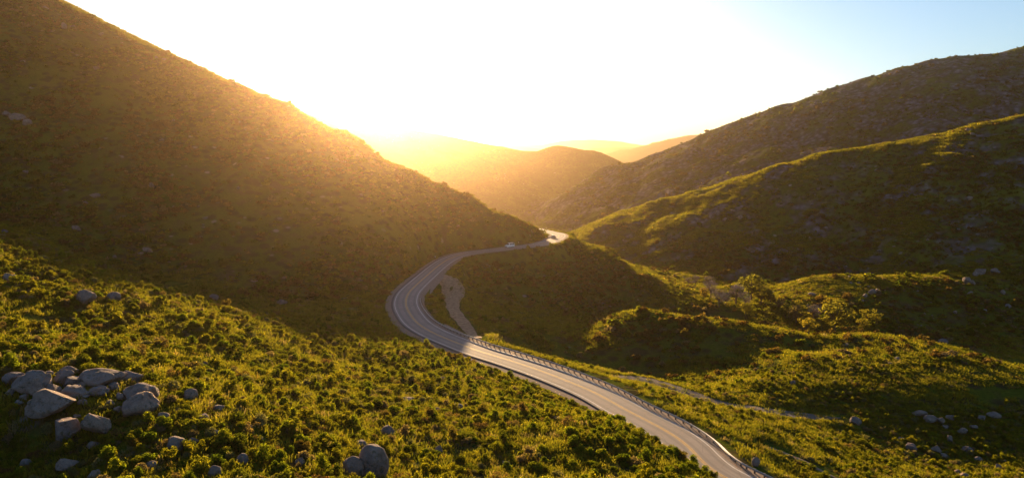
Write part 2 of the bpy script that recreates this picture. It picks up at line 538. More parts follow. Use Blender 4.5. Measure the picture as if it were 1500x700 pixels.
def asphalt_mat():
    m, nt, o = mat('asphalt')
    uv = N(nt, 'ShaderNodeUVMap', uv_map='UVMap')
    p = geo_pos(nt)
    fine = noise(nt, p, 14, 4, 0.7)
    big = noise(nt, p, 0.25, 5, 0.6)
    c = ramp(nt, fine, [(0.3, (0.15, 0.130, 0.118)), (0.7, (0.25, 0.215, 0.190))])
    c = mixc(nt, ramp(nt, big, [(0.35, (0, 0, 0)), (0.65, (0.6, 0.6, 0.6))]), c, (0.26, 0.235, 0.215))
    # wheel tracks polished darker along the lanes: u is metres from the centre line
    sx = N(nt, 'ShaderNodeSeparateXYZ')
    nt.links.new(uv.outputs[0], sx.inputs[0])
    ab = N(nt, 'ShaderNodeMath', operation='ABSOLUTE')
    nt.links.new(sx.outputs[0], ab.inputs[0])
    tr = N(nt, 'ShaderNodeMath', operation='PINGPONG')
    tr.inputs[1].default_value = 0.9
    nt.links.new(ab.outputs[0], tr.inputs[0])
    tk = ramp(nt, tr.outputs[0], [(0.45, (0, 0, 0)), (0.85, (0.6, 0.6, 0.6))])
    c = mixc(nt, tk, c, (0.13, 0.12, 0.115))
    # sealed cracks
    cr = N(nt, 'ShaderNodeTexVoronoi', feature='DISTANCE_TO_EDGE')
    cr.inputs['Scale'].default_value = 0.22
    nt.links.new(p, cr.inputs['Vector'])
    ck = ramp(nt, cr.outputs['Distance'], [(0.004, (0.4, 0.4, 0.4)), (0.010, (0, 0, 0))])
    c = mixc(nt, ck, c, (0.06, 0.056, 0.054))
    surf(nt, o, c, 0.85, bump(nt, fine, 0.25, 0.02), 0.2)
    return m

def simple_mat(name, c0, c1, scale=3.0, rough=0.9, bmp=0.3, metal=0.0, spec=0.2, obj=False):
    m, nt, o = mat(name)
    p = obj_co(nt) if obj else geo_pos(nt)
    f = noise(nt, p, scale, 6, 0.65)
    surf(nt, o, ramp(nt, f, [(0.3, c0), (0.7, c1)]), rough, bump(nt, f, bmp, 0.05), spec, metal)
    return m

M = {}
M['ground'] = ground_mat()
M['rocky'] = ground_mat(1)
M['half_rocky'] = ground_mat(2)
M['leaf'] = leaf_mat('shrub_leaves', (0.042, 0.056, 0.010), (0.080, 0.094, 0.012), (0.128, 0.128, 0.014), 0.52)
M['leaf_bright'] = leaf_mat('fresh_green_leaves', (0.050, 0.078, 0.010), (0.082, 0.112, 0.012), (0.120, 0.140, 0.015), 0.55)
M['leaf_sage'] = leaf_mat('grey_sage_leaves', (0.080, 0.088, 0.045), (0.105, 0.112, 0.058), (0.130, 0.130, 0.070), 0.40)
M['leaf_dry'] = leaf_mat('dry_brush_leaves', (0.085, 0.058, 0.026), (0.120, 0.085, 0.040), (0.15, 0.115, 0.055), 0.35)
M['scrub_dry'] = leaf_mat('dry_scrub_leaves', (0.060, 0.040, 0.018), (0.085, 0.060, 0.024), (0.11, 0.08, 0.032), 0.35)
M['leaf_far'] = leaf_mat('scrub_leaves', (0.028, 0.046, 0.008), (0.056, 0.080, 0.010), (0.092, 0.102, 0.014), 0.48)
M['leaf_tree'] = leaf_mat('tree_leaves', (0.070, 0.078, 0.022), (0.105, 0.105, 0.026), (0.14, 0.125, 0.030), 0.55)
M['grass'] = leaf_mat('grass_blades', (0.060, 0.072, 0.010), (0.090, 0.098, 0.014), (0.12, 0.115, 0.022), 0.45)
m_, nt_, o_ = mat('bare_twigs')
surf(nt_, o_, ramp(nt_, noise(nt_, obj_co(nt_), 2, 4), [(0.3, (0.24, 0.165, 0.130)), (0.7, (0.40, 0.29, 0.24))]), 0.95)
M['twig'] = m_
M['bark'] = bark_mat()
M['granite'] = granite_mat()
M['asphalt'] = asphalt_mat()
M['gravel'] = simple_mat('gravel_shoulder', (0.12, 0.085, 0.065), (0.26, 0.20, 0.155), 2.2, 1.0, 0.6)
M['dirt'] = simple_mat('packed_dirt', (0.15, 0.09, 0.055), (0.34, 0.235, 0.145), 0.9, 1.0, 0.5)
M['dirt_shade'] = simple_mat('packed_dirt_shade', (0.07, 0.058, 0.05), (0.14, 0.115, 0.10), 1.4, 1.0, 0.5)  # darker copy of the packed dirt, shade put into the colour
M['yellow'] = simple_mat('yellow_paint', (0.34, 0.22, 0.07), (0.68, 0.42, 0.06), 1.6, 0.7, 0.1)
M['white'] = simple_mat('white_paint', (0.28, 0.26, 0.24), (0.74, 0.72, 0.69), 1.6, 0.7, 0.1)
M['galv'] = simple_mat('galvanised_steel', (0.30, 0.29, 0.28), (0.45, 0.44, 0.42), 6, 0.5, 0.1, 0.7, 0.5)
M['timber'] = simple_mat('weathered_timber', (0.09, 0.065, 0.05), (0.19, 0.14, 0.11), 12, 0.95, 0.4)
M['dike'] = simple_mat('asphalt_dike', (0.05, 0.047, 0.045), (0.10, 0.094, 0.09), 5, 0.9, 0.3)
M['carwhite'] = simple_mat('white_car_paint', (0.74, 0.74, 0.73), (0.80, 0.80, 0.79), 2, 0.3, 0.0, 0, 0.5, True)
M['cardark'] = simple_mat('dark_car_paint', (0.025, 0.027, 0.032), (0.04, 0.042, 0.05), 2, 0.3, 0.0, 0, 0.5, True)
M['glass'] = simple_mat('tinted_glass', (0.012, 0.014, 0.016), (0.02, 0.022, 0.026), 2, 0.08, 0.0, 0, 0.6, True)
M['rubber'] = simple_mat('tyre_rubber', (0.018, 0.018, 0.018), (0.03, 0.03, 0.03), 8, 0.9, 0.1, 0, 0.2, True)
M['lamp'] = simple_mat('lamp_lens', (0.6, 0.6, 0.58), (0.75, 0.75, 0.72), 4, 0.2, 0.0, 0, 0.5, True)
M['redlens'] = simple_mat('red_lens', (0.30, 0.02, 0.02), (0.40, 0.03, 0.03), 4, 0.3, 0.0, 0, 0.5, True)

# ------------------------------------------------------------------ object helpers
def tag(o, label=None, cat=None, group=None, kind=None):
    if label: o['label'] = label
    if cat: o['category'] = cat
    if group: o['group'] = group
    if kind: o['kind'] = kind
    return o

def mesh(name, v, f, m=None, smooth=False):
    me = bpy.data.meshes.new(name)
    me.from_pydata([tuple(map(float, p)) for p in v], [], [tuple(map(int, q)) for q in f])
    if m is not None:
        me.materials.append(m)
    if smooth:
        me.polygons.foreach_set('use_smooth', [True] * len(me.polygons))
    me.update()
    return me

def obj(name, me, parent=None, loc=None, rz=0.0):
    o = bpy.data.objects.new(name, me)
    COL.objects.link(o)
    if loc is not None: o.location = [float(c) for c in loc]
    if rz: o.rotation_euler = (0, 0, rz)
    if parent: o.parent = parent
    return o

def empty(name, loc=(0, 0, 0), rz=0.0):
    return obj(name, None, None, loc, rz)

# ------------------------------------------------------------------ the ground sheet, cut along hill feet
gv = np.stack([GX, GY, H], -1).reshape(-1, 3)
ddy = np.gradient(H, axis=0) / np.gradient(GY, axis=0)
# true normals from the grid
Tu = np.gradient(np.stack([GX, GY, H], -1), axis=1)
Tv = np.gradient(np.stack([GX, GY, H], -1), axis=0)
GN = np.cross(Tu, Tv)
GN /= np.linalg.norm(GN, axis=-1, keepdims=True)
zone = owner.copy()
# base split: 0 valley ground, 100 foreground slope, 101 left hill
left = (road_s < 0) & (road_d < 1e8)
rx = np.interp(GY, ROAD[:, 1][::1][np.argsort(ROAD[:, 1])], ROAD[:, 0][np.argsort(ROAD[:, 1])])
leftside = np.where(road_d < 1e8, left, GX < rx)
rav = np.interp(GX, [-400, -200, -130, -90, -60, -36], [262, 232, 218, 213, 207, 204])
isb = owner == 0
zone[isb & leftside & (GY < rav)] = 100
zone[isb & leftside & (GY >= rav)] = 101
zone[isb & (GY > 440) & (GX < 12)] = 101
zf = zone[:-1, :-1]
names = {0: 'ground', 100: 'hill_foreground', 101: 'hill_left'}
for i, k in enumerate(keys):
    if i: names[i] = k
labels = {'ground': ('grassy valley floor with scrub between the road and the hills', 'ground'),
          'hill_foreground': ('sunlit brush-covered slope falling to the near side of the road', 'slope'),
          'hill_left': ('large shaded brush-covered hill rising above the outside of the road bend', 'hill'),
          'hill_right': ('shaded hill with thin sunlit crest across the valley', 'hill'),
          'hill_right_far': ('tall dark rocky hill behind the sunlit-crested hill across the valley', 'hill'),
          'hill_behind_bend': ('hazy golden hill with small knob behind the far road bend', 'hill'),
          'hill_valley_end': ('hazy brown ridge closing the valley end', 'hill'),
          'hill_distant_right': ('pale hazy ridge beyond the valley end', 'hill'),
          'mountain_range_distant': ('faint pale mountain range far down the valley', 'mountain'),
          'mountain_range_horizon': ('palest mountain range along the horizon', 'mountain')}
quad = np.stack(np.meshgrid(np.arange(NR - 1), np.arange(NC - 1), indexing='ij'), -1)
ii, jj = quad[..., 0], quad[..., 1]
Q = np.stack([ii * NC + jj, ii * NC + jj + 1, (ii + 1) * NC + jj + 1, (ii + 1) * NC + jj], -1)
def fast_mesh(name, v, q):
    me = bpy.data.meshes.new(name)
    k = q.shape[1]
    me.vertices.add(len(v))
    me.vertices.foreach_set('co', np.ascontiguousarray(v, dtype=np.float32).ravel())
    me.loops.add(q.size)
    me.loops.foreach_set('vertex_index', np.ascontiguousarray(q, dtype=np.int32).ravel())
    me.polygons.add(len(q))
    me.polygons.foreach_set('loop_start', np.arange(0, q.size, k, dtype=np.int32))
    me.update(calc_edges=True)
    me.validate()
    return me
for zid in np.unique(zf):
    q = Q[zf == zid]
    used, inv = np.unique(q.ravel(), return_inverse=True)
    nm = names[int(zid)]
    me = fast_mesh(nm, gv[used], inv.reshape(q.shape))
    me.materials.append(M['rocky'] if nm == 'hill_right_far' else (M['half_rocky'] if nm == 'hill_right' else M['ground']))
    me.polygons.foreach_set('use_smooth', np.ones(len(me.polygons), dtype=bool))
    me.normals_split_custom_set_from_vertices([tuple(n) for n in GN.reshape(-1, 3)[used].tolist()])
    o = obj(nm, me)
    tag(o, labels[nm][0], labels[nm][1], None, 'structure')

# ------------------------------------------------------------------ road, shoulders, tracks
def frame_of(P):
    t = np.gradient(P[:, :2], axis=0)
    t /= np.linalg.norm(t, axis=1, keepdims=True)
    return t, np.column_stack([t[:, 1], -t[:, 0]])       # tangent, right-hand normal

def ribbon(name, P, offs, zs, m, parent=None, jitter=0.0, seed=0, uv=False):
    t, n = frame_of(P)
    k = len(offs)
    v = []
    s = np.arange(len(P))
    for c, (of, dz) in enumerate(zip(offs, zs)):
        o = np.full(len(P), float(of)) if np.isscalar(of) else of
        if jitter and c in (0, k - 1):
            o = o + np.sign(o) * jitter * (fbm(s / 6.0, np.full(len(P), c * 9.1), seed, 3) + 0.2)
        v.append(np.column_stack([P[:, 0] + n[:, 0] * o, P[:, 1] + n[:, 1] * o, P[:, 2] + dz]))
    V = np.stack(v, 1).reshape(-1, 3)
    i, j = np.meshgrid(np.arange(len(P) - 1), np.arange(k - 1), indexing='ij')
    q = np.stack([i * k + j, i * k + j + 1, (i + 1) * k + j + 1, (i + 1) * k + j], -1).reshape(-1, 4)
    q = q[:, ::-1]
    me = fast_mesh(name, V, q)
    me.materials.append(m)
    nz = np.zeros(len(me.polygons) * 3)
    me.polygons.foreach_get('normal', nz)
    if nz.reshape(-1, 3)[:, 2].mean() < 0:
        me.flip_normals()
    if uv:
        ul = me.uv_layers.new(name='UVMap')
        vi = np.zeros(len(me.loops), dtype=np.int32)
        me.loops.foreach_get('vertex_index', vi)
        ov = np.array(list(offs) * len(P))[vi]
        sv = np.repeat(np.arange(len(P)), k)[vi]
        ul.data.foreach_set('uv', np.column_stack([ov, sv]).astype(np.float32).ravel())
    me.polygons.foreach_set('use_smooth', np.ones(len(me.polygons), dtype=bool))
    o = obj(name, me, parent)
    return o

sh = ribbon('road_shoulder', ROADZ, [-8.0, -5.4, 0.0, 5.2, 7.2], [-0.30, -0.06, -0.05, -0.06, -0.30], M['gravel'], None, 0.8, 4)
tag(sh, 'pale gravel shoulder running along both sides of the road', 'road shoulder', None, 'structure')
road = ribbon('road', ROADZ, [-4.1, -3.4, -1.7, 0.0, 1.7, 3.4, 4.1], [-0.03, 0.0, 0.015, 0.025, 0.015, 0.0, -0.03], M['asphalt'], None, 0, 0, True)
tag(road, 'two-lane asphalt road winding in an s-curve through the hills', 'road', None, 'structure')
for a in (-0.26, 0.09):
    ribbon('centre_line', ROADZ, [a, a + 0.17], [0.032, 0.032], M['yellow'], road)
for a in (-3.62, 3.44):
    ribbon('edge_line', ROADZ, [a, a + 0.18], [0.008, 0.008], M['white'], road)
# raised asphalt dike along the uphill edge
kd = ROADZ[(ROADZ[:, 1] > 60)]
ribbon('dike', kd, [-4.75, -4.55, -4.30, -4.08], [-0.10, 0.16, 0.16, -0.04], M['dike'], road)
tp = lambda P: np.minimum(1, np.minimum(np.arange(len(P)), np.arange(len(P))[::-1]) / 8.0) * 0.95 + 0.05
wd = tp(DIRT)
dr = ribbon('dirt_road', DIRT, [-1.9 * wd, -0.9 * wd, 0 * wd, 0.9 * wd, 1.9 * wd], [-0.10, -0.02, -0.01, -0.02, -0.10], M['dirt_shade'], None, 0.6, 8)
tag(dr, 'dirt road toned dark for shade, branching off below the guard rail', 'dirt road', None, 'structure')
wd = tp(TRACK)
trk = ribbon('dirt_track', TRACK, [-0.7 * wd, -0.3 * wd, 0.3 * wd, 0.7 * wd], [-0.10, -0.02, -0.02, -0.10], M['dirt'], None, 0.3, 9)
tag(trk, 'narrow pale footpath through scrub below the guard rail', 'path', None, 'structure')
wp = np.interp(np.arange(len(PULL)), np.linspace(0, len(PULL) - 1, 7), [4.0, 4.8, 2.4, 2.0, 1.9, 1.3, 0.8])
pl = ribbon('dirt_pullout', PULL, [-wp, -wp * 0.5, wp * 0, wp * 0.5, wp], [-0.10, -0.02, -0.01, -0.02, -0.10], M['dirt'], None, 0.5, 10)
tag(pl, 'pale dirt pullout narrowing to a path inside the road bend', 'pullout', None, 'structure')

# ------------------------------------------------------------------ guard rail with posts
def box_mesh(name, sx, sy, sz, m, z0=0.0):
    v = [(x * sx / 2, y * sy / 2, z0 + z * sz) for x in (-1, 1) for y in (-1, 1) for z in (0, 1)]
    f = [(0, 1, 3, 2), (4, 6, 7, 5), (0, 4, 5, 1), (2, 3, 7, 6), (0, 2, 6, 4), (1, 5, 7, 3)]
    return mesh(name, v, f, m)
rt, rn = frame_of(ROADZ)
i0 = int(np.argmin(np.hypot(ROADZ[:, 0] - at_z(1100, 700)[0], ROADZ[:, 1] - at_z(1100, 700)[1]))) - 14
i1 = int(np.argmin(np.hypot(ROADZ[:, 0] - at_z(612, 438)[0], ROADZ[:, 1] - at_z(612, 438)[1])))
def rail_pt(i, off=4.75):
    i = min(max(i, 0.0), len(ROADZ) - 1.001)
    k = int(i); f = i - k
    p = ROADZ[k] * (1 - f) + ROADZ[k + 1] * f
    n = rn[k] * (1 - f) + rn[k + 1] * f
    return np.array([p[0] + n[0] * off, p[1] + n[1] * off, p[2]]), n, rt[k]
g0, gn0, gt0 = rail_pt(i0)
grail = empty('guard_rail', (g0[0], g0[1], g0[2] - 0.1))
tag(grail, 'long galvanised guard rail on timber posts along the valley side of the road', 'guard rail')
post_me = box_mesh('post', 0.20, 0.20, 1.05, M['timber'], -0.25)
block_me = box_mesh('spacer_block', 0.20, 0.20, 0.36, M['timber'], 0.0)
base = np.array(grail.location)
prof = [(0.00, 0.44), (0.085, 0.50), (0.085, 0.55), (0.0, 0.60), (0.0, 0.64), (0.085, 0.69), (0.085, 0.74), (0.0, 0.80)]
nposts = int((i1 - i0) / 1.905)
for k in range(nposts):
    p, n, t = rail_pt(i0 + k * 1.905, 5.05)
    a = math.atan2(n[1], n[0])
    po = obj('post', post_me, grail, np.array([p[0], p[1], p[2] - 0.1]) - base, a)
for k in range(0, nposts - 2, 2):
    V = []
    for j in range(5):
        p, n, t = rail_pt(i0 + (k + j / 2) * 1.905 - (0.0 if j else 0.05), 4.74)
        for (o_, z_) in prof:
            V.append(np.array([p[0] - n[0] * o_, p[1] - n[1] * o_, p[2] + z_]) - base)
    Fc = [(j * 8 + c, j * 8 + c + 1, (j + 1) * 8 + c + 1, (j + 1) * 8 + c) for j in range(4) for c in range(7)]
    nv = len(V)
    # back face for thickness
    V2 = []
    for j in range(5):
        p, n, t = rail_pt(i0 + (k + j / 2) * 1.905 - (0.0 if j else 0.05), 4.755)
        for (o_, z_) in prof:
            V2.append(np.array([p[0] - n[0] * o_, p[1] - n[1] * o_, p[2] + z_]) - base)
    Fb = [tuple(reversed([i + nv for i in q])) for q in Fc]
    Fe = [(j * 8 + 7, (j + 1) * 8 + 7, nv + (j + 1) * 8 + 7, nv + j * 8 + 7) for j in range(4)]
    obj('rail_panel', mesh('rail_panel', V + V2, Fc + Fb + Fe, M['galv']), grail)

# ------------------------------------------------------------------ vehicles
def prism(name, prof, w, m, wt=None):
    """side profile (x along the car, z) extruded across; the upper points taper to wt"""
    wt = w if wt is None else wt
    zmin, zmax = min(p[1] for p in prof), max(p[1] for p in prof)
    v = []
    for s in (-1, 1):
        for (x, z) in prof:
            f = (z - zmin) / max(zmax - zmin, 1e-6)
            v.append((x, s * (w + (wt - w) * f) / 2, z))
    n = len(prof)
    f = [tuple(range(n))[::-1], tuple(range(n, 2 * n))]
    f += [(i, (i + 1) % n, n + (i + 1) % n, n + i) for i in range(n)]
    return mesh(name, v, f, m)

def wheel_mesh():
    v, f = [], []
    n = 14
    for (r, y) in ((0.20, -0.11), (0.33, -0.11), (0.35, -0.07), (0.35, 0.07), (0.33, 0.11), (0.20, 0.11)):
        for i in range(n):
            a = 2 * math.pi * i / n
            v.append((r * math.cos(a), y, r * math.sin(a)))
    for k in range(5):
        for i in range(n):
            f.append((k * n + i, k * n + (i + 1) % n, (k + 1) * n + (i + 1) % n, (k + 1) * n + i))
    return mesh('tyre', v, f, M['rubber'])
def rim_mesh():
    n = 14
    v = [(0.21 * math.cos(2 * math.pi * i / n), s * 0.09, 0.21 * math.sin(2 * math.pi * i / n)) for s in (-1, 1) for i in range(n)]
    f = [tuple(range(n)), tuple(range(2 * n - 1, n - 1, -1))] + [(i, n + i, n + (i + 1) % n, (i + 1) % n) for i in range(n)]
    return mesh('rim', v, f, M['galv'])
TYRE, RIM = wheel_mesh(), rim_mesh()

def vehicle(name, label, cat, loc, rz, L, W, Hh, van, paint):
    e = empty(name, loc, rz)
    tag(e, label, cat)
    h = L / 2
    if van:
        body = [(-h, 0.35), (-h, Hh * 0.52), (-h + 0.06, Hh * 0.55), (h - 1.0, Hh * 0.55), (h - 0.1, Hh * 0.47), (h, Hh * 0.36), (h, 0.35)]
        cab = [(-h + 0.05, Hh * 0.551), (-h + 0.16, Hh * 0.97), (-h + 0.35, Hh), (h - 2.0, Hh), (h - 1.75, Hh * 0.97), (h - 1.0, Hh * 0.551)]
    else:
        body = [(-h, 0.30), (-h, Hh * 0.58), (-h + 0.8, Hh * 0.64), (h - 1.25, Hh * 0.64), (h - 0.15, Hh * 0.52), (h, Hh * 0.42), (h, 0.30)]
        cab = [(-h + 0.5, Hh * 0.641), (-h + 1.0, Hh * 0.97), (-h + 1.3, Hh), (h - 2.3, Hh), (h - 2.1, Hh * 0.97), (h - 1.25, Hh * 0.641)]
    b = obj('body', prism('body', body, W, M[paint], W * 0.97), e)
    c = obj('cabin', prism('cabin', cab, W * 0.95, M[paint], W * 0.80), e)
    # windows: thin panes just proud of the cabin
    zc0, zc1 = cab[0][1] + 0.07, Hh * 0.94
    x0, x1 = cab[0][0], cab[-1][0]
    def lerp(a, b_, t): return a + (b_ - a) * t
    fa, fb = (zc0 - cab[0][1]) / (Hh - cab[0][1]), (zc1 - cab[0][1]) / (Hh - cab[0][1])
    for s in (-1, 1):
        yb, yt = s * (lerp(W * .95, W * .80, fa) / 2 + 0.012), s * (lerp(W * .95, W * .80, fb) / 2 + 0.012)
        nw = 3 if van else 2
        xs0, xs1 = cab[1][0] + 0.12, cab[-2][0] - 0.02
        for k in range(nw):
            a0, a1 = lerp(xs0, xs1, k / nw) + 0.05, lerp(xs0, xs1, (k + 1) / nw) - 0.05
            v = [(a0, yb, zc0), (a1, yb, zc0), (a1, yt, zc1), (a0, yt, zc1)]
            v += [(x, y - s * 0.02, z) for x, y, z in v]
            obj('window', mesh('window', v, [(0, 1, 2, 3), (7, 6, 5, 4), (0, 4, 5, 1), (1, 5, 6, 2), (2, 6, 7, 3), (3, 7, 4, 0)], M['glass']), e)
    for nm, pa, pb, sg in (('windscreen', cab[-1], cab[-2], 1), ('rear_window', cab[0], cab[1], -1)):
        xa, xb = lerp(pa[0], pb[0], 0.12) + sg * 0.015, lerp(pa[0], pb[0], 0.93) + sg * 0.015
        za, zb = lerp(pa[1], pb[1], 0.12), lerp(pa[1], pb[1], 0.93)
        wa, wb = W * 0.44, W * 0.38
        v = [(xa, -wa, za), (xa, wa, za), (xb, wb, zb), (xb, -wb, zb)]
        v += [(x - sg * 0.02, y, z) for x, y, z in v]
        obj(nm, mesh(nm, v, [(0, 1, 2, 3), (7, 6, 5, 4), (0, 4, 5, 1), (1, 5, 6, 2), (2, 6, 7, 3), (3, 7, 4, 0)], M['glass']), e)
    for sx in (-1, 1):
        for sy in (-1, 1):
            w_ = empty('wheel', (sx * (h - 0.85), sy * (W / 2 - 0.12), 0.35))
            w_.parent = e
            obj('tyre', TYRE, w_); obj('rim', RIM, w_)
    lamp = box_mesh('headlight', 0.06, 0.32, 0.16, M['lamp'])
    tail = box_mesh('tail_light', 0.06, 0.18, 0.26, M['redlens'])
    for s in (-1, 1):
        obj('headlight', lamp, e, (h, s * (W / 2 - 0.28), Hh * 0.30))
        obj('tail_light', tail, e, (-h, s * (W / 2 - 0.18), Hh * 0.36))
    obj('bumper', box_mesh('bumper', 0.14, W * 0.96, 0.20, M['rubber']), e, (h, 0, 0.32))
    return e

def on_road(px, py, off):
    q = at_z(px, py)
    i = int(np.argmin(np.hypot(ROADZ[:, 0] - q[0], ROADZ[:, 1] - q[1])))
    p, n, t = rail_pt(float(i), off)
    return p, math.atan2(t[1], t[0])
p, a = on_road(748, 362.5, -1.8)
vehicle('van', 'white van driving along the shaded far stretch of road', 'van', (p[0], p[1], p[2] + 0.02), a + math.pi, 5.0, 2.0, 2.3, True, 'carwhite')
p, a = on_road(815, 349, -1.8)
vehicle('car', 'small dark car in bright light on the far road bend', 'car', (p[0], p[1], p[2] + 0.02), a + math.pi, 4.4, 1.8, 1.5, False, 'cardark')

def marker(px, py, side, label):
    p, a = on_road(px, py, side * 5.4)
    e = empty('marker_post', (p[0], p[1], p[2] - 0.2), a)
    tag(e, label, 'marker post')
    obj('post', box_mesh('post', 0.12, 0.12, 2.0, M['timber']), e)
    obj('plate', box_mesh('plate', 0.05, 0.62, 0.62, M['white'], 1.45), e, (-0.09, 0, 0))
marker(656, 381, -1, 'roadside marker post at the foot of the hill before the road straightens')
marker(774, 361, -1, 'roadside marker post between the white van and the far bend')

# ------------------------------------------------------------------ boulders
def icosphere(sub):
    import bmesh
    bm = bmesh.new()
    bmesh.ops.create_icosphere(bm, subdivisions=sub, radius=1.0)
    v = np.array([x.co[:] for x in bm.verts])
    f = [tuple(x.index for x in y.verts) for y in bm.faces]
    bm.free()
    return v, f
ICO3, ICO2 = icosphere(4), icosphere(2)

def rock_mesh(seed, hi=True, blocky=0.5):
    v, f = ICO3 if hi else ICO2
    r = np.random.default_rng(seed)
    v = v.copy()
    # cut by a few random planes, as jointed granite weathers, then swell
    for _ in range(int(8 + 6 * max(blocky, -0.7))):
        n = r.normal(size=3); n /= np.linalg.norm(n)
        d = r.uniform(0.86, 0.97) if blocky < 0 else r.uniform(0.70, 0.92) if blocky == 0 else r.uniform(0.42, 0.78)
        s = v @ n
        ex = np.maximum(s - d, 0)
        v -= n[None] * (ex * 0.98)[:, None]
    a = r.uniform(0, 50, 3)
    # a joint crack across the block
    n = r.normal(size=3); n /= np.linalg.norm(n)
    for _ in range(2):
        n = r.normal(size=3); n /= np.linalg.norm(n)
        g = np.exp(-((v @ n - r.uniform(-.3, .3)) / 0.045) ** 2)
        v *= (1 - (0.14 if blocky >= 0 else 0.03) * g)[:, None]
    disp = 0.09 * fbm(v[:, 0] * 1.6 + a[0] + v[:, 2], v[:, 1] * 1.6 + a[1] - v[:, 2], int(seed) % 97, 5)
    v *= (1 + disp)[:, None]
    v /= np.abs(v).max(0)[None]
    return mesh('boulder', v, f, M['granite'], True)
ROCKS = [rock_mesh(100 + k, True, (k % 3) / 2) for k in range(12)]
EGG = rock_mesh(190, True, -1)
ROCKS_S = [rock_mesh(200 + k, False, (k % 3) / 2) for k in range(6)]

def view_scale(p):
    return project(p)[2] / F_PX

boulder_xy = []
def boulder(px, py, w, h, label, group=None, tilt=0.0, cat='boulder', sink=0.26, k=None, lift=0.0):
    """px,py: centre in the photo; w,h in photo pixels; stands on the ground where its foot is seen"""
    foot = px_march(px, py + h * 0.42)
    if foot is None: return None
    s = view_scale(foot)
    a = max(w * s / 2, 0.15)
    # apparent height of a lump seen from above mixes its height and its depth
    c = max(h * s / 2 * 1.12, 0.12)
    b = a * random.uniform(0.75, 1.0)
    pool = ROCKS if w >= 9 else ROCKS_S
    me = pool[(k if k is not None else random.randrange(100)) % len(pool)]
    o = obj('boulder', me, None, (foot[0], foot[1] + b * 0.5, Hq(foot[0], foot[1] + b * 0.5) + c * (1 - 2 * sink) + lift))
    o.scale = (a, b, c)
    o.rotation_euler = (random.uniform(-.12, .12), tilt, random.uniform(-0.3, 0.3) + (math.pi if random.random() < 0.5 else 0))
    tag(o, label, cat, group)
    boulder_xy.append((foot[0], foot[1] + b * 0.5, max(a, b)))
    return o

# the outcrop
OUT = [
    (44, 563, 58, 40, 'largest rounded grey boulder of the outcrop, at its back edge', 0.1),
    (18, 553, 34, 20, 'dark boulder at the end of the outcrop behind the rounded one', 0.0),
    (50, 572, 34, 24, 'squarish boulder wedged above the big flat slab of the outcrop', -0.2),
    (75, 571, 25, 24, 'small tan block catching sunlight above the big flat slab', 0.1),
    (103, 576, 44, 18, 'long low boulder above the slab and behind the brush tuft', 0.0),
    (85, 555, 32, 17, 'pinkish rounded stone catching light on top of the outcrop', 0.1),
    (103, 560, 32, 17, 'brown rounded stone beside the pinkish one on the outcrop', 0.0),
    (97, 545, 30, 15, 'dark blocky stone at the very top of the outcrop', 0.0),
    (55, 602, 82, 44, 'big flat-topped grey slab, broadest stone of the outcrop', 0.05),
    (148, 553, 66, 26, 'long sunlit pinkish ledge at the back of the outcrop', 0.15),
    (188, 553, 38, 18, 'sunlit knob at the end of the pinkish ledge', 0.2),
    (203, 575, 54, 34, 'sloping lilac-grey boulder resting on the lower end stone', 0.45),
    (197, 595, 52, 30, 'rounded grey stone under the sloping lilac-grey boulder', 0.1),
    (142, 575, 36, 16, 'pale low stone between ledge and brush tuft', 0.0),
    (143, 621, 40, 42, 'upright pale wedge-shaped boulder below the outcrop', -0.55),
    (91, 630, 38, 38, 'shaded lilac boulder below the big flat slab', -0.25),
]
for i, (x, y, w, h, lb, t) in enumerate(OUT):
    boulder(x, y, w * 1.06, h * 1.05, lb, None, t, k=(1, 4, 2, 7, 5, 8, 10, 11, 2, 4, 7, 5, 0, 1, 8, 10)[i], sink=0.24)
for (x, y, w, h) in [(33, 583, 16, 10), (70, 583, 18, 9), (92, 586, 20, 10), (118, 566, 18, 11), (128, 560, 16, 10), (165, 566, 20, 12), (176, 580, 18, 12), (172, 600, 16, 10), (160, 590, 14, 8), (120, 590, 16, 9), (215, 606, 16, 9), (110, 612, 14, 9),
                     (24, 592, 16, 10), (168, 556, 20, 10), (70, 548, 18, 9), (222, 590, 14, 9), (12, 575, 16, 10)]:
    boulder(x, y, w, h, 'small broken block filling a gap between the larger boulders of the outcrop', 'small blocks of the outcrop', sink=0.22)
SINGLE = [
    (546, 680, 42, 50, 'large tall egg-shaped grey boulder in the brush', 0.12),
    (516, 684, 30, 34, 'smaller rounded boulder leaning beside the egg-shaped one', -0.1),
    (529, 651, 22, 12, 'flat pale stone just behind the egg-shaped boulder', 0.1),
    (568, 631, 20, 16, 'lone rounded boulder in brush uphill of the egg-shaped one', 0.0),
    (253, 651, 28, 20, 'pale rounded boulder in brush below the outcrop', 0.0),
    (88, 685, 36, 18, 'flat shaded boulder lowest down the slope under the outcrop', 0.0),
    (126, 434, 28, 26, 'pointed grey boulder on the upper foreground slope', 0.4),
    (165, 435, 20, 15, 'rounded boulder beside the pointed one on the upper slope', 0.0),
]
for i, (x, y, w, h, lb, t) in enumerate(SINGLE):
    bo = boulder(x, y, w * 1.08, h * 1.05, lb, None, t, k=(0, 3, 5, 6, 9, 2, 4, 3)[i], sink=0.22)
    if i == 0:
        bo.data = EGG
        bo.scale.z *= 1.12
        bo.location.z += 0.25 * bo.scale.z * 0.5
def shape_word(w, h):
    f = 'flat' if w > 1.55 * h else ('upright' if h > 1.02 * w else 'rounded')
    return ('tiny ' if w < 10 else ('small ' if w < 16 else 'medium ')) + f
MARKS = [(x, y, n) for x, y, n in [(115, 580, 'the boulder outcrop'), (546, 680, 'the egg-shaped boulder'), (253, 651, 'the pale rounded boulder below the outcrop'), (568, 631, 'the lone rounded boulder'), (126, 434, 'the pointed boulder')]]
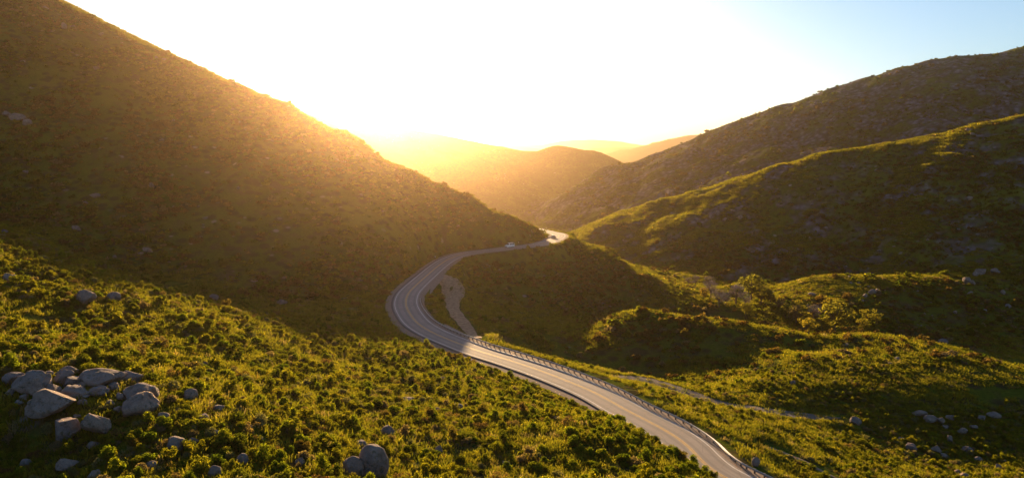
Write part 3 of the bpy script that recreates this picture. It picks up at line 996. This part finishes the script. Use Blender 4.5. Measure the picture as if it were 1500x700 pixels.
for (x, y, w, h) in [(237, 609, 19, 11), (278, 577, 22, 19), (281, 558, 22, 11), (297, 612, 18, 15), (317, 596, 20, 14), (281, 646, 15, 13), (317, 635, 13, 17), (355, 672, 20, 19),
                     (314, 690, 22, 22), (220, 681, 16, 12), (358, 624, 20, 11), (215, 518, 13, 9), (135, 651, 18, 12), (35, 678, 16, 12), (137, 697, 26, 12), (439, 676, 17, 12),
                     (598, 584, 24, 9), (670, 595, 17, 9), (642, 658, 13, 14), (741, 678, 14, 11), (468, 570, 7, 5), (648, 554, 9, 6), (311, 434, 15, 13), (5, 338, 11, 10), (8, 405, 15, 12), (19, 406, 11, 10),
                     (640, 599, 10, 6), (380, 640, 10, 8), (300, 532, 9, 7)]:
    mk = [n for mx_, my_, n in MARKS if math.hypot(x - mx_, y - my_) < (170 if 'outcrop' in n and 'below' not in n else 75)]
    boulder(x, y, w, h, shape_word(w, h) + ' grey boulder half buried in brush ' + ('near ' + mk[0] if mk else 'on the open foreground slope'), 'small boulders in the foreground brush')
for (x, y, w, h) in [(138, 288, 18, 9), (221, 271, 9, 9), (214, 366, 16, 9), (110, 334, 14, 10), (22, 172, 28, 12), (38, 180, 14, 10), (6, 168, 14, 9), (205, 372, 8, 6), (412, 442, 14, 9), (92, 38, 9, 10), (147, 50, 8, 6),
                     (140, 100, 8, 7), (66, 12, 12, 5), (340, 118, 6, 5), (294, 101, 8, 4), (238, 87, 9, 5), (36, 252, 10, 6), (300, 320, 8, 6), (228, 84, 6, 5), (290, 302, 5, 4), (520, 398, 7, 4)]:
    boulder(x, y, w, h, shape_word(w, h) + ' pale boulder in brush on the big shaded hill' + (', high up near its crest' if y < 130 else ''), 'boulders on the shaded hill')
for (x, y, w, h) in [(1380, 616, 16, 11), (1391, 641, 9, 16), (1336, 654, 17, 11), (1350, 607, 22, 8), (1365, 614, 18, 12), (1394, 612, 17, 8), (1458, 609, 22, 9), (1373, 658, 16, 11), (1419, 658, 16, 10), (1257, 618, 20, 14),
                     (1322, 643, 10, 6), (1412, 632, 15, 10), (1428, 626, 14, 9), (1385, 625, 9, 7), (1385, 668, 16, 7), (1435, 672, 12, 7), (1415, 696, 15, 8), (1440, 612, 14, 7), (1383, 500, 15, 8), (1464, 683, 12, 8), (1404, 690, 8, 6),
                     (1475, 675, 9, 5), (1316, 525, 9, 5), (1305, 532, 7, 4), (1162, 560, 14, 7)]:
    boulder(x, y, w, h, shape_word(w, h) + ' boulder among scrub on the low ground beyond the dirt road', 'boulders in the low scrub')
boulder(1108, 676, 13, 15, 'lone pinkish boulder standing just outside the guard rail')
for (x, y, w, h) in [(1417, 410, 14, 15), (1425, 414, 9, 8), (1440, 397, 18, 11), (1460, 397, 13, 8), (1430, 402, 10, 8), (1279, 428, 12, 9), (1268, 433, 8, 6), (1286, 426, 8, 9), (1263, 440, 7, 5), (1422, 430, 8, 7), (1470, 428, 6, 8), (1443, 455, 7, 5), (1400, 457, 6, 6)]:
    boulder(x, y, w, h, shape_word(w, h) + ' grey boulder on the low spur across the dark hollow', 'boulders on the low spur')
for (x, y, w, h) in [(1042, 318, 8, 6), (1052, 312, 9, 8), (1062, 322, 7, 6), (1075, 310, 8, 6), (1085, 318, 9, 7), (1035, 324, 6, 5), (1420, 190, 8, 8), (1425, 196, 6, 5), (1245, 200, 6, 5), (1160, 245, 7, 6), (1350, 285, 6, 5), (1210, 335, 7, 5), (1190, 300, 6, 4)]:
    boulder(x, y, w, h, shape_word(w, h) + ' rock on the shaded face of the sunlit-crested hill', 'rocks on the hill across the valley')

# ------------------------------------------------------------------ plants
def leaf_cloud(lobes, n, size, r, up=0.35, flat=0.6, stem=True):
    """leaf quads spread through lobes (x,y,z,rx,ry,rz); returns verts, faces, tone per vertex"""
    L = np.array(lobes, float)
    vol = L[:, 3] * L[:, 4] + L[:, 3] * L[:, 5]
    k = r.choice(len(L), n, p=vol / vol.sum())
    d = r.normal(size=(n, 3))
    d /= np.linalg.norm(d, axis=1, keepdims=True)
    d[:, 2] = np.where(d[:, 2] < -0.35, -d[:, 2], d[:, 2])
    rad = r.uniform(0.30, 1.0, n) ** 0.45 * r.uniform(0.9, 1.12, n)
    c = L[k, :3] + d * L[k, 3:6] * rad[:, None]
    nrm = d + r.normal(size=(n, 3)) * 0.75 + np.array([0, 0, up])
    nrm /= np.linalg.norm(nrm, axis=1, keepdims=True)
    a = np.cross(nrm, r.normal(size=(n, 3)))
    a /= np.linalg.norm(a, axis=1, keepdims=True)
    b = np.cross(nrm, a)
    s = size * r.uniform(0.55, 1.3, n)
    s1, s2 = s[:, None], (s * flat)[:, None]
    V = np.stack([c - a * s1, c - b * s2 + nrm * s2 * .2, c + a * s1, c + b * s2 + nrm * s2 * .2], 1).reshape(-1, 3)
    V[:, 2] = np.maximum(V[:, 2], 0.0)
    Fq = np.arange(4 * n).reshape(n, 4)
    tone = np.repeat(np.clip(r.normal(0.5, 0.22, n), 0, 1), 4)
    return V, Fq, tone

def tubes(paths, sides=5):
    V, Fq = [], []
    for P in paths:                       # list of (x,y,z,r)
        P = np.array(P, float)
        b = len(V)
        for i, p in enumerate(P):
            t = P[min(i + 1, len(P) - 1), :3] - P[max(i - 1, 0), :3]
            t /= np.linalg.norm(t) + 1e-9
            u = np.cross(t, [0.3, 0.9, 0.1]); u /= np.linalg.norm(u)
            w = np.cross(t, u)
            for s in range(sides):
                an = 2 * math.pi * s / sides
                V.append(p[:3] + (u * math.cos(an) + w * math.sin(an)) * p[3])
        for i in range(len(P) - 1):
            for s in range(sides):
                Fq.append((b + i * sides + s, b + i * sides + (s + 1) % sides, b + (i + 1) * sides + (s + 1) % sides, b + (i + 1) * sides + s))
    return np.array(V), np.array(Fq)

def plant_mesh(name, V, Fq, tone, m, extra=None, em=None):
    n0 = len(V)
    if extra is not None:
        V = np.vstack([V, extra[0]])
        Fq = np.vstack([Fq, extra[1] + n0])
        tone = np.concatenate([tone, np.full(len(extra[0]), 0.5)])
    me = fast_mesh(name, V, Fq)
    me.materials.append(m)
    if extra is not None:
        me.materials.append(em)
        mi = np.zeros(len(me.polygons), dtype=np.int32)
        mi[len(Fq) - len(extra[1]):] = 1
        me.polygons.foreach_set('material_index', mi)
    at = me.attributes.new('tone', 'FLOAT', 'POINT')
    at.data.foreach_set('value', tone.astype(np.float32))
    return me

def shrub_mesh(seed, n, size, kind, lm='leaf'):
    r = np.random.default_rng(seed)
    lobes = []
    if kind == 'dome':
        for _ in range(r.integers(5, 9)):
            a, q = r.uniform(0, 6.28), r.uniform(0, 0.62)
            h = r.uniform(0.30, 0.50) * (1.15 - 0.5 * q)
            lobes.append((q * math.cos(a), q * math.sin(a), h, r.uniform(.26, .44), r.uniform(.26, .44), h * r.uniform(0.7, 0.95)))
    elif kind == 'tall':
        for _ in range(r.integers(6, 9)):
            a, q = r.uniform(0, 6.28), r.uniform(0, 0.42)
            z = r.uniform(0.35, 1.0)
            lobes.append((q * math.cos(a), q * math.sin(a), z, r.uniform(.2, .36), r.uniform(.2, .36), r.uniform(0.22, 0.4)))
    else:
        for _ in range(r.integers(6, 10)):
            a, q = r.uniform(0, 6.28), r.uniform(0, 0.9)
            h = r.uniform(0.16, 0.30)
            lobes.append((q * math.cos(a), q * math.sin(a), h, r.uniform(.3, .45), r.uniform(.3, .45), h * 0.95))
    V, Fq, t = leaf_cloud(lobes, n, size, r)
    st = []
    for lb in lobes[:6]:
        st.append([(0, 0, -0.25, 0.035), (lb[0] * .5, lb[1] * .5, lb[2] * .45, 0.024), (lb[0], lb[1], lb[2], 0.008)])
    return plant_mesh('shrub', V, Fq, t, M[lm], tubes(st, 3), M['bark'])

SHRUB_SPEC = [('dome', 'leaf'), ('dome', 'leaf'), ('tall', 'leaf'), ('dome', 'leaf_bright'), ('low', 'leaf'), ('dome', 'leaf_sage'), ('tall', 'leaf_bright'), ('low', 'leaf_sage'), ('dome', 'leaf_dry'), ('dome', 'leaf')]
SHRUB_KINDS = [a for a, b in SHRUB_SPEC]
SHRUB_TINT = {'leaf': 'olive', 'leaf_bright': 'fresh green', 'leaf_sage': 'grey-green', 'leaf_dry': 'dry brown'}
SHRUB_P = np.array([.15, .15, .13, .14, .11, .08, .07, .07, .05, .05])
SHRUB_P_ROAD = np.array([.08, .08, .08, .36, .06, .03, .24, .03, .02, .02])
SHRUBS = [shrub_mesh(300 + k, 520 if b == 'leaf_dry' else 1000, 0.066, a, b) for k, (a, b) in enumerate(SHRUB_SPEC)]

def scrub_mesh(seed, n, size, lm='leaf_far'):
    r = np.random.default_rng(seed)
    lobes = []
    for _ in range(5):
        a, q = r.uniform(0, 6.28), r.uniform(0, 0.65)
        h = r.uniform(0.28, 0.55)
        lobes.append((q * math.cos(a), q * math.sin(a), h, r.uniform(.28, .5), r.uniform(.28, .5), h * .9))
    V, Fq, t = leaf_cloud(lobes, n, size, r, 0.4, 0.75)
    return plant_mesh('scrub', V, Fq, t, M[lm])
SCRUB = [scrub_mesh(400 + k, 130, 0.19) for k in range(4)] + [scrub_mesh(410 + k, 120, 0.19, 'scrub_dry') for k in range(3)]
SCRUB_FAR = [scrub_mesh(430 + k, 46, 0.34) for k in range(4)] + [scrub_mesh(440 + k, 46, 0.34, 'scrub_dry') for k in range(3)]
def species(x, y, L, r):
    dry = fbm(x / L, y / (L * 0.7), 91, 4) + r.normal(0, 0.28, len(x)) > 0.16
    return np.where(dry, r.integers(4, 7, len(x)), r.integers(0, 4, len(x)))

def grass_mesh(seed):
    r = np.random.default_rng(seed)
    n = 46
    x, y = r.normal(0, 0.3, n), r.normal(0, 0.3, n)
    h = r.uniform(0.16, 0.42, n)
    a = r.uniform(0, 6.28, n)
    lean = r.normal(0, 0.14, (n, 2))
    w = 0.035
    V = np.stack([np.column_stack([x - w * np.cos(a), y - w * np.sin(a), np.full(n, -0.05)]), np.column_stack([x + w * np.cos(a), y + w * np.sin(a), np.full(n, -0.05)]),
                  np.column_stack([x + lean[:, 0] + w * .3 * np.cos(a), y + lean[:, 1] + w * .3 * np.sin(a), h]), np.column_stack([x + lean[:, 0] - w * .3 * np.cos(a), y + lean[:, 1] - w * .3 * np.sin(a), h])], 1).reshape(-1, 3)
    return plant_mesh('grass', V, np.arange(4 * n).reshape(n, 4), np.repeat(r.uniform(0.2, 0.9, n), 4), M['grass'])
GRASS = [grass_mesh(450 + k) for k in range(4)]

def stuff(name, pts, rot, scl, meshes, label, cat, pick=None):
    src = bpy.data.collections.new(name + '_kinds')
    for k, me in enumerate(meshes):
        src.objects.link(bpy.data.objects.new(name + '_kind_' + 'abcdefghijkl'[k], me))
    me = bpy.data.meshes.new(name)
    me.vertices.add(len(pts))
    me.vertices.foreach_set('co', np.asarray(pts, np.float32).ravel())
    for nm, ty, val in (('rot', 'FLOAT', rot), ('scl', 'FLOAT_VECTOR', scl), ('pick', 'INT', rng.integers(0, len(meshes), len(pts)) if pick is None else pick)):
        a = me.attributes.new(nm, ty, 'POINT')
        if ty == 'FLOAT_VECTOR':
            a.data.foreach_set('vector', np.asarray(val, np.float32).ravel())
        elif ty == 'INT':
            a.data.foreach_set('value', np.asarray(val, np.int32))
        else:
            a.data.foreach_set('value', np.asarray(val, np.float32))
    o = obj(name, me)
    tag(o, label, cat, None, 'stuff')
    g = bpy.data.node_groups.new(name + '_scatter', 'GeometryNodeTree')
    g.interface.new_socket('Geometry', in_out='INPUT', socket_type='NodeSocketGeometry')
    g.interface.new_socket('Geometry', in_out='OUTPUT', socket_type='NodeSocketGeometry')
    gi_, go_ = g.nodes.new('NodeGroupInput'), g.nodes.new('NodeGroupOutput')
    ci = g.nodes.new('GeometryNodeCollectionInfo')
    ci.inputs['Collection'].default_value = src
    ci.inputs['Separate Children'].default_value = True
    ci.inputs['Reset Children'].default_value = True
    ip = g.nodes.new('GeometryNodeInstanceOnPoints')
    ip.inputs['Pick Instance'].default_value = True
    def named(nm, ty):
        n = g.nodes.new('GeometryNodeInputNamedAttribute')
        n.data_type = ty
        n.inputs['Name'].default_value = nm
        return n.outputs['Attribute']
    cx = g.nodes.new('ShaderNodeCombineXYZ')
    g.links.new(named('rot', 'FLOAT'), cx.inputs['Z'])
    g.links.new(gi_.outputs[0], ip.inputs['Points'])
    g.links.new(ci.outputs[0], ip.inputs['Instance'])
    g.links.new(named('pick', 'INT'), ip.inputs['Instance Index'])
    g.links.new(cx.outputs[0], ip.inputs['Rotation'])
    g.links.new(named('scl', 'FLOAT_VECTOR'), ip.inputs['Scale'])
    g.links.new(ip.outputs[0], go_.inputs[0])
    md = o.modifiers.new('scatter', 'NODES')
    md.node_group = g
    return o

def visible(pts, margin=0.4, steps=70):
    ok = np.ones(len(pts), bool)
    d = pts - CAM[None]
    for t in np.linspace(0.15, 0.985, steps):
        q = CAM[None] + d * t
        ok &= q[:, 2] > Hq(q[:, 0], q[:, 1]) - margin
    return ok

def clear_of_paths(x, y, dr, dd=3.0):
    a = path_dist(ROADZ, x, y)[0] > dr
    return a & (path_dist(DIRT, x, y)[0] > dd) & (path_dist(TRACK, x, y)[0] > 1.6) & (path_dist(PULL, x, y)[0] > dd + 1.0)

def near_boulder(x, y, f=0.8):
    bad = np.zeros(x.shape, bool)
    for bx, by, br in boulder_xy:
        bad |= (x - bx) ** 2 + (y - by) ** 2 < (br * f + 0.25) ** 2
    return bad

def in_frame(x, y, z, mx=160, my=120):
    u, v, f = project(np.stack([x, y, z], -1))
    return (f > 5) & (u > -mx) & (u < 1500 + mx) & (v > -my) & (v < 700 + my)

def scatter(y0, y1, n_per_m2, clump=0.0, seed=1):
    """points over the part of the ground the camera side sees between two depths"""
    r = np.random.default_rng(seed)
    area = 0.0
    ys = np.linspace(y0, y1, 400)
    wx = 0.82 * ys + 30
    area = np.trapezoid(2 * wx, ys) if hasattr(np, 'trapezoid') else np.trapz(2 * wx, ys)
    n = int(area * n_per_m2)
    cdf = np.cumsum(wx); cdf /= cdf[-1]
    y = np.interp(r.uniform(0, 1, n), cdf, ys)
    x = r.uniform(-1, 1, n) * (0.82 * y + 30)
    z = Hq(x, y)
    m = in_frame(x, y, z)
    return x[m], y[m], z[m], r

# near shrubs -------------------------------------------------------
x, y, z, r = scatter(28, 185, 1.35, seed=11)
bare = fbm(x / 13, y / 13, 31, 3)
right = path_dist(ROADZ, x, y)[2] > 0
thin = np.where(right, np.maximum(sstep(-0.25, 0.25, bare), sstep(0.02, 0.10, x / y - 0.42) * sstep(158, 148, y)), sstep(-0.75, -0.1, bare))
keepm = (r.uniform(0, 1, len(x)) < thin) & clear_of_paths(x, y, 8.6, 4.0) & ~near_boulder(x, y, 1.0)
x, y, z, right = x[keepm], y[keepm], z[keepm], right[keepm]
s = np.clip(r.lognormal(-0.40, 0.45, len(x)), 0.28, 1.6)
rd = path_dist(ROADZ, x, y)[0]
s = np.where(rd < 11, s * 0.75, s)
low_s = np.where(right, 0.85, 1.0)
s *= low_s
pts = np.stack([x, y, z - 0.06], -1)
u, v, f = project(pts)
size_px = 2 * s * F_PX / f
seen = visible(pts + np.array([0, 0, 0.5])) & (u > -5) & (u < 1505) & (v > 0) & (v < 712)
order = np.argsort(-np.where(seen, size_px, 0))
solo = order[:300]
LAND = [(p, 'the egg-shaped boulder') for p in [px_march(546, 700)] if p is not None] + [(px_march(253, 659), 'the pale rounded boulder below the outcrop'), (px_march(143, 640), 'the upright wedge-shaped boulder'),
        (px_march(88, 692), 'the flat shaded boulder lowest on the slope'), (px_march(197, 606), 'the end of the outcrop with the sloping boulder'), (px_march(55, 622), 'the big flat-topped slab'),
        (px_march(148, 562), 'the sunlit pinkish ledge'), (px_march(568, 637), 'the lone rounded boulder')]
KIND_WORD = {'dome': 'rounded', 'tall': 'upright bushy', 'low': 'low spreading'}
kinds = np.where((rd < 34) & ~right, r.choice(len(SHRUBS), len(x), p=SHRUB_P_ROAD / SHRUB_P_ROAD.sum()), r.choice(len(SHRUBS), len(x), p=SHRUB_P / SHRUB_P.sum()))
for i in solo:
    kq = int(kinds[i])
    o = obj('shrub', SHRUBS[kq], None, pts[i], float(r.uniform(0, 6.28)))
    q = float(s[i])
    o.scale = (q, q * float(r.uniform(.85, 1.15)), q * float(r.uniform(0.7, 1.12)))
    look = ('very large ' if q > 1.4 else ('large ' if q > 1.1 else 'mid-sized ')) + KIND_WORD[SHRUB_KINDS[kq]] + ' ' + SHRUB_TINT[SHRUB_SPEC[kq][1]] + ' shrub '
    dl = [(math.hypot(pts[i][0] - p[0], pts[i][1] - p[1]), n) for p, n in LAND]
    dm, nm = min(dl)
    if right[i]: where, gr = 'on the low ground beyond the guard rail', 'shrubs beyond the guard rail'
    elif dm < 5.5: where, gr = 'beside ' + nm, 'shrubs beside the big boulders'
    elif rd[i] < 30: where, gr = 'on the foreground slope just above the road', 'shrubs above the road edge'
    elif u[i] < 330: where, gr = 'on the foreground slope around the outcrop', 'shrubs around the outcrop'
    else: where, gr = 'on the open foreground slope between outcrop and road', 'shrubs on the foreground slope'
    tag(o, look + where, 'shrub', gr)
rest = np.ones(len(x), bool)
rest[solo] = False
sc3 = np.stack([s[rest], s[rest] * r.uniform(.85, 1.15, rest.sum()), s[rest] * r.uniform(.65, 1.12, rest.sum())], -1)
stuff('brush', pts[rest], r.uniform(0, 6.28, rest.sum()), sc3, SHRUBS, 'dense chaparral brush covering the slopes close to the road', 'brush', kinds[rest])
print('near shrubs', len(x))

# grass and seedlings between the shrubs ----------------------------
x, y, z, r = scatter(28, 170, 1.5, seed=12)
m = (clear_of_paths(x, y, 7.4, 2.2) | ((path_dist(DIRT, x, y)[0] < 0.4) & (path_dist(ROADZ, x, y)[0] > 8))) & (fbm(x / 9, y / 9, 41, 3) > -0.35)
x, y, z = x[m], y[m], z[m]
s = r.uniform(0.7, 1.7, len(x))
stuff('grass', np.stack([x, y, z], -1), r.uniform(0, 6.28, len(x)), np.stack([s, s, s * r.uniform(.7, 1.2, len(x))], -1), GRASS, 'short wild grass growing between the shrubs', 'grass')
print('grass', len(x))

# middle-distance scrub ---------------------------------------------
def sunny(x, y):
    e = 4.0
    nx = -(Hq(x + e, y) - Hq(x - e, y)) / (2 * e)
    ny = -(Hq(x, y + e) - Hq(x, y - e)) / (2 * e)
    return (nx * sd[0] + ny * sd[1] + sd[2]) / np.sqrt(1 + nx * nx + ny * ny)
def facing(x, y, z):
    e = 3.0
    nx = -(Hq(x + e, y) - Hq(x - e, y)) / (2 * e)
    ny = -(Hq(x, y + e) - Hq(x, y - e)) / (2 * e)
    d = (CAM[0] - x) * nx + (CAM[1] - y) * ny + (CAM[2] - z)
    return d / np.sqrt(x * x + y * y) > -0.06
x, y, z, r = scatter(180, 480, 0.34, seed=13)
m = (r.uniform(0, 1, len(x)) > 0.72 * sstep(-0.04, 0.10, sunny(x, y))) & clear_of_paths(x, y, 7.5, 3.0) & facing(x, y, z) & (r.uniform(0, 1, len(x)) < sstep(-0.5, 0.2, fbm(x / 22, y / 22, 51, 3)) * 0.9 + 0.1)
x, y, z = x[m], y[m], z[m]
s = np.clip(r.lognormal(-0.05, 0.48, len(x)), 0.4, 3.2)
stuff('hillside_scrub', np.stack([x, y, z - 0.1], -1), r.uniform(0, 6.28, len(x)), np.stack([s, s, s * r.uniform(.7, 1.15, len(x))], -1), SCRUB, 'low scrub covering the shaded hill and valley sides in the middle distance', 'scrub', species(x, y, 45, r))
print('mid scrub', len(x))
x, y, z, r = scatter(470, 1150, 0.10, seed=14)
m = (r.uniform(0, 1, len(x)) < np.where(y < 760, 1.0, 0.45)) & (r.uniform(0, 1, len(x)) > 0.8 * sstep(-0.06, 0.08, sunny(x, y))) & facing(x, y, z) & (r.uniform(0, 1, len(x)) < sstep(-0.5, 0.25, fbm(x / 50, y / 50, 61, 4)) * 0.85 + 0.15) & clear_of_paths(x, y, 7)
x, y, z = x[m], y[m], z[m]
s = np.clip(r.lognormal(0.25, 0.45, len(x)), 0.6, 4.2) * np.where(y < 760, 0.85, 1.25)
stuff('far_scrub', np.stack([x, y, z - 0.2], -1), r.uniform(0, 6.28, len(x)), np.stack([s, s, s * r.uniform(.6, 1.0, len(x))], -1), SCRUB_FAR, 'scrub dotting the hills across the valley', 'scrub', species(x, y, 90, r))
print('far scrub', len(x))

x, y, z, r = scatter(165, 700, 0.55, seed=15)
m = clear_of_paths(x, y, 7.0, 2.6) & (sunny(x, y) > 0.0) & facing(x, y, z) & (fbm(x / 12, y / 12, 71, 3) > -0.4)
x, y, z = x[m], y[m], z[m]
s = r.uniform(1.2, 3.0, len(x)) * np.maximum(1, y / 330)
stuff('meadow_grass', np.stack([x, y, z], -1), r.uniform(0, 6.28, len(x)), np.stack([s, s, s * r.uniform(.4, .8, len(x))], -1), GRASS, 'tufted grass on the sunny crests and meadows across the valley', 'grass')
print('meadow grass', len(x))

# loose rock on the hills ---------------------------------------------
x, y, z, r = scatter(230, 1150, 0.012, seed=16)
m = facing(x, y, z) & clear_of_paths(x, y, 9) & (r.uniform(0, 1, len(x)) < sstep(0.0, 0.5, fbm(x / 60, y / 60, 81, 4)) * np.where(x > 100, 1.0, 0.45) + 0.04)
x, y, z = x[m], y[m], z[m]
s = np.clip(r.lognormal(-0.5, 0.5, len(x)), 0.25, 2.2) * np.maximum(1, y / 600)
stuff('hillside_rocks', np.stack([x, y, z], -1), r.uniform(0, 6.28, len(x)), np.stack([s, s * r.uniform(.7, 1.1, len(x)), s * r.uniform(.5, .9, len(x))], -1), ROCKS_S, 'countless small rocks strewn over the hillsides', 'rocks')
print('rocks', len(x))

# trees in the valley bottom ----------------------------------------
def tree_meshes(seed, bare):
    r = np.random.default_rng(seed)
    br = [[(0, 0, -0.4, .16), (r.normal(0, .06), r.normal(0, .06), 1.0, .13), (r.normal(0, .12), r.normal(0, .12), 2.2, .09)]]
    lobes = []
    top = br[0][-1]
    nb = 9 if bare else 7
    for k in range(nb):
        a = 6.28 * k / nb + r.uniform(-.3, .3)
        q = r.uniform(0.9, 1.9)
        h = r.uniform(2.2, 4.3)
        z0 = r.uniform(0.9, 2.0)
        br.append([(0, 0, z0, .07), (q * .45 * math.cos(a), q * .45 * math.sin(a), z0 + (h - z0) * .55, .05), (q * math.cos(a), q * math.sin(a), h, .02)])
        lobes.append((q * .85 * math.cos(a), q * .85 * math.sin(a), h - 0.1, r.uniform(.65, 1.05), r.uniform(.65, 1.05), r.uniform(.55, .9)))
    lobes.append((0, 0, 3.8, 1.0, 1.0, 0.8))
    for k in range(5):
        a = r.uniform(0, 6.28)
        lobes.append((1.1 * math.cos(a), 1.1 * math.sin(a), r.uniform(1.3, 2.3), r.uniform(.7, 1.0), r.uniform(.7, 1.0), r.uniform(.6, .9)))
    tv, tf = tubes(br, 6)
    trunk = fast_mesh('trunk', tv, tf)
    trunk.materials.append(M['bark'])
    if bare:
        V, Fq, t = leaf_cloud(lobes, 900, 0.26, r, 0.3, 0.10)
        crown = plant_mesh('crown', V, Fq, t, M['twig'])
    else:
        V, Fq, t = leaf_cloud(lobes, 900, 0.20, r, 0.35, 0.7)
        crown = plant_mesh('crown', V, Fq, t, M['leaf_tree'])
    return trunk, crown
GREEN = [tree_meshes(500 + k, False) for k in range(4)]
BARE = [tree_meshes(520 + k, True) for k in range(3)]
def tree(px, py, w, bare, label, group=None):
    p = px_march(px, py)
    if p is None: return
    e = empty('tree', (p[0], p[1], p[2]), random.uniform(0, 6.28))
    s = max(w * view_scale(p) / 3.9, 0.5)
    e.scale = (s, s, s * random.uniform(0.85, 1.05))
    tag(e, label, 'tree', group)
    t, c = random.choice(BARE if bare else GREEN)
    obj('trunk', t, e)
    obj('crown', c, e)
for (x, y, w) in [(1039, 424, 20), (1019, 421, 15), (1008, 418, 12), (1041, 437, 22), (1053, 450, 26), (1078, 446, 26), (1091, 450, 20), (1063, 448, 16), (1192, 468, 22), (1214, 470, 20)]:
    tree(x, y, w, True, ('large' if w > 21 else 'small') + ' leafless pinkish-grey tree ' + ('at the foot of the road spur' if x < 1150 else 'among green trees behind the sunlit meadow'), 'leafless valley trees')
for (x, y, w) in [(1101, 441, 36), (1115, 447, 28), (1128, 448, 18), (1141, 455, 16), (1167, 460, 20), (1166, 474, 24), (1180, 480, 22), (1216, 457, 20), (1222, 487, 46), (1184, 490, 24), (1245, 470, 18), (1270, 476, 20), (1284, 474, 14), (1150, 466, 18),
                  (1130, 462, 18), (1205, 484, 18), (1030, 438, 14), (1000, 428, 12), (1262, 486, 20), (1092, 462, 18)]:
    tree(x, y, w, False, ('broadest' if w > 40 else 'broad' if w > 30 else 'mid-sized' if w > 19 else 'small') + ' rounded olive-green tree ' + ('beside the leafless trees at the spur foot' if x < 1135 else 'on the valley bottom behind the sunlit meadow'), 'leafy valley trees')

# ------------------------------------------------------------------ haze: the golden air of the valley
top = float(max(H.max(), 60)) + 12
bot = float(H.min()) - 6
xm, y_lo, y_hi = half_w(gy[-1]) + 50, Y0 - 40, gy[-1] + 50
v = [(sx * xm, yy, zz) for sx in (-1, 1) for yy in (y_lo, y_hi) for zz in (bot, top)]
fq = [(0, 1, 3, 2), (4, 6, 7, 5), (0, 4, 5, 1), (2, 3, 7, 6), (0, 2, 6, 4), (1, 5, 7, 3)]
hm, hn, ho = mat('haze_air')
pv = N(hn, 'ShaderNodeVolumePrincipled')
pv.inputs['Color'].default_value = (1.0, 0.72, 0.47, 1)
pv.inputs['Density'].default_value = HAZE_DENSITY
pv.inputs['Anisotropy'].default_value = HAZE_G
hn.links.new(pv.outputs[0], ho.inputs['Volume'])
hz = obj('haze', mesh('haze', v, fq, hm))
tag(hz, 'golden haze filling the air of the valley', 'haze', None, 'stuff')
print('ground height', H.min(), H.max())
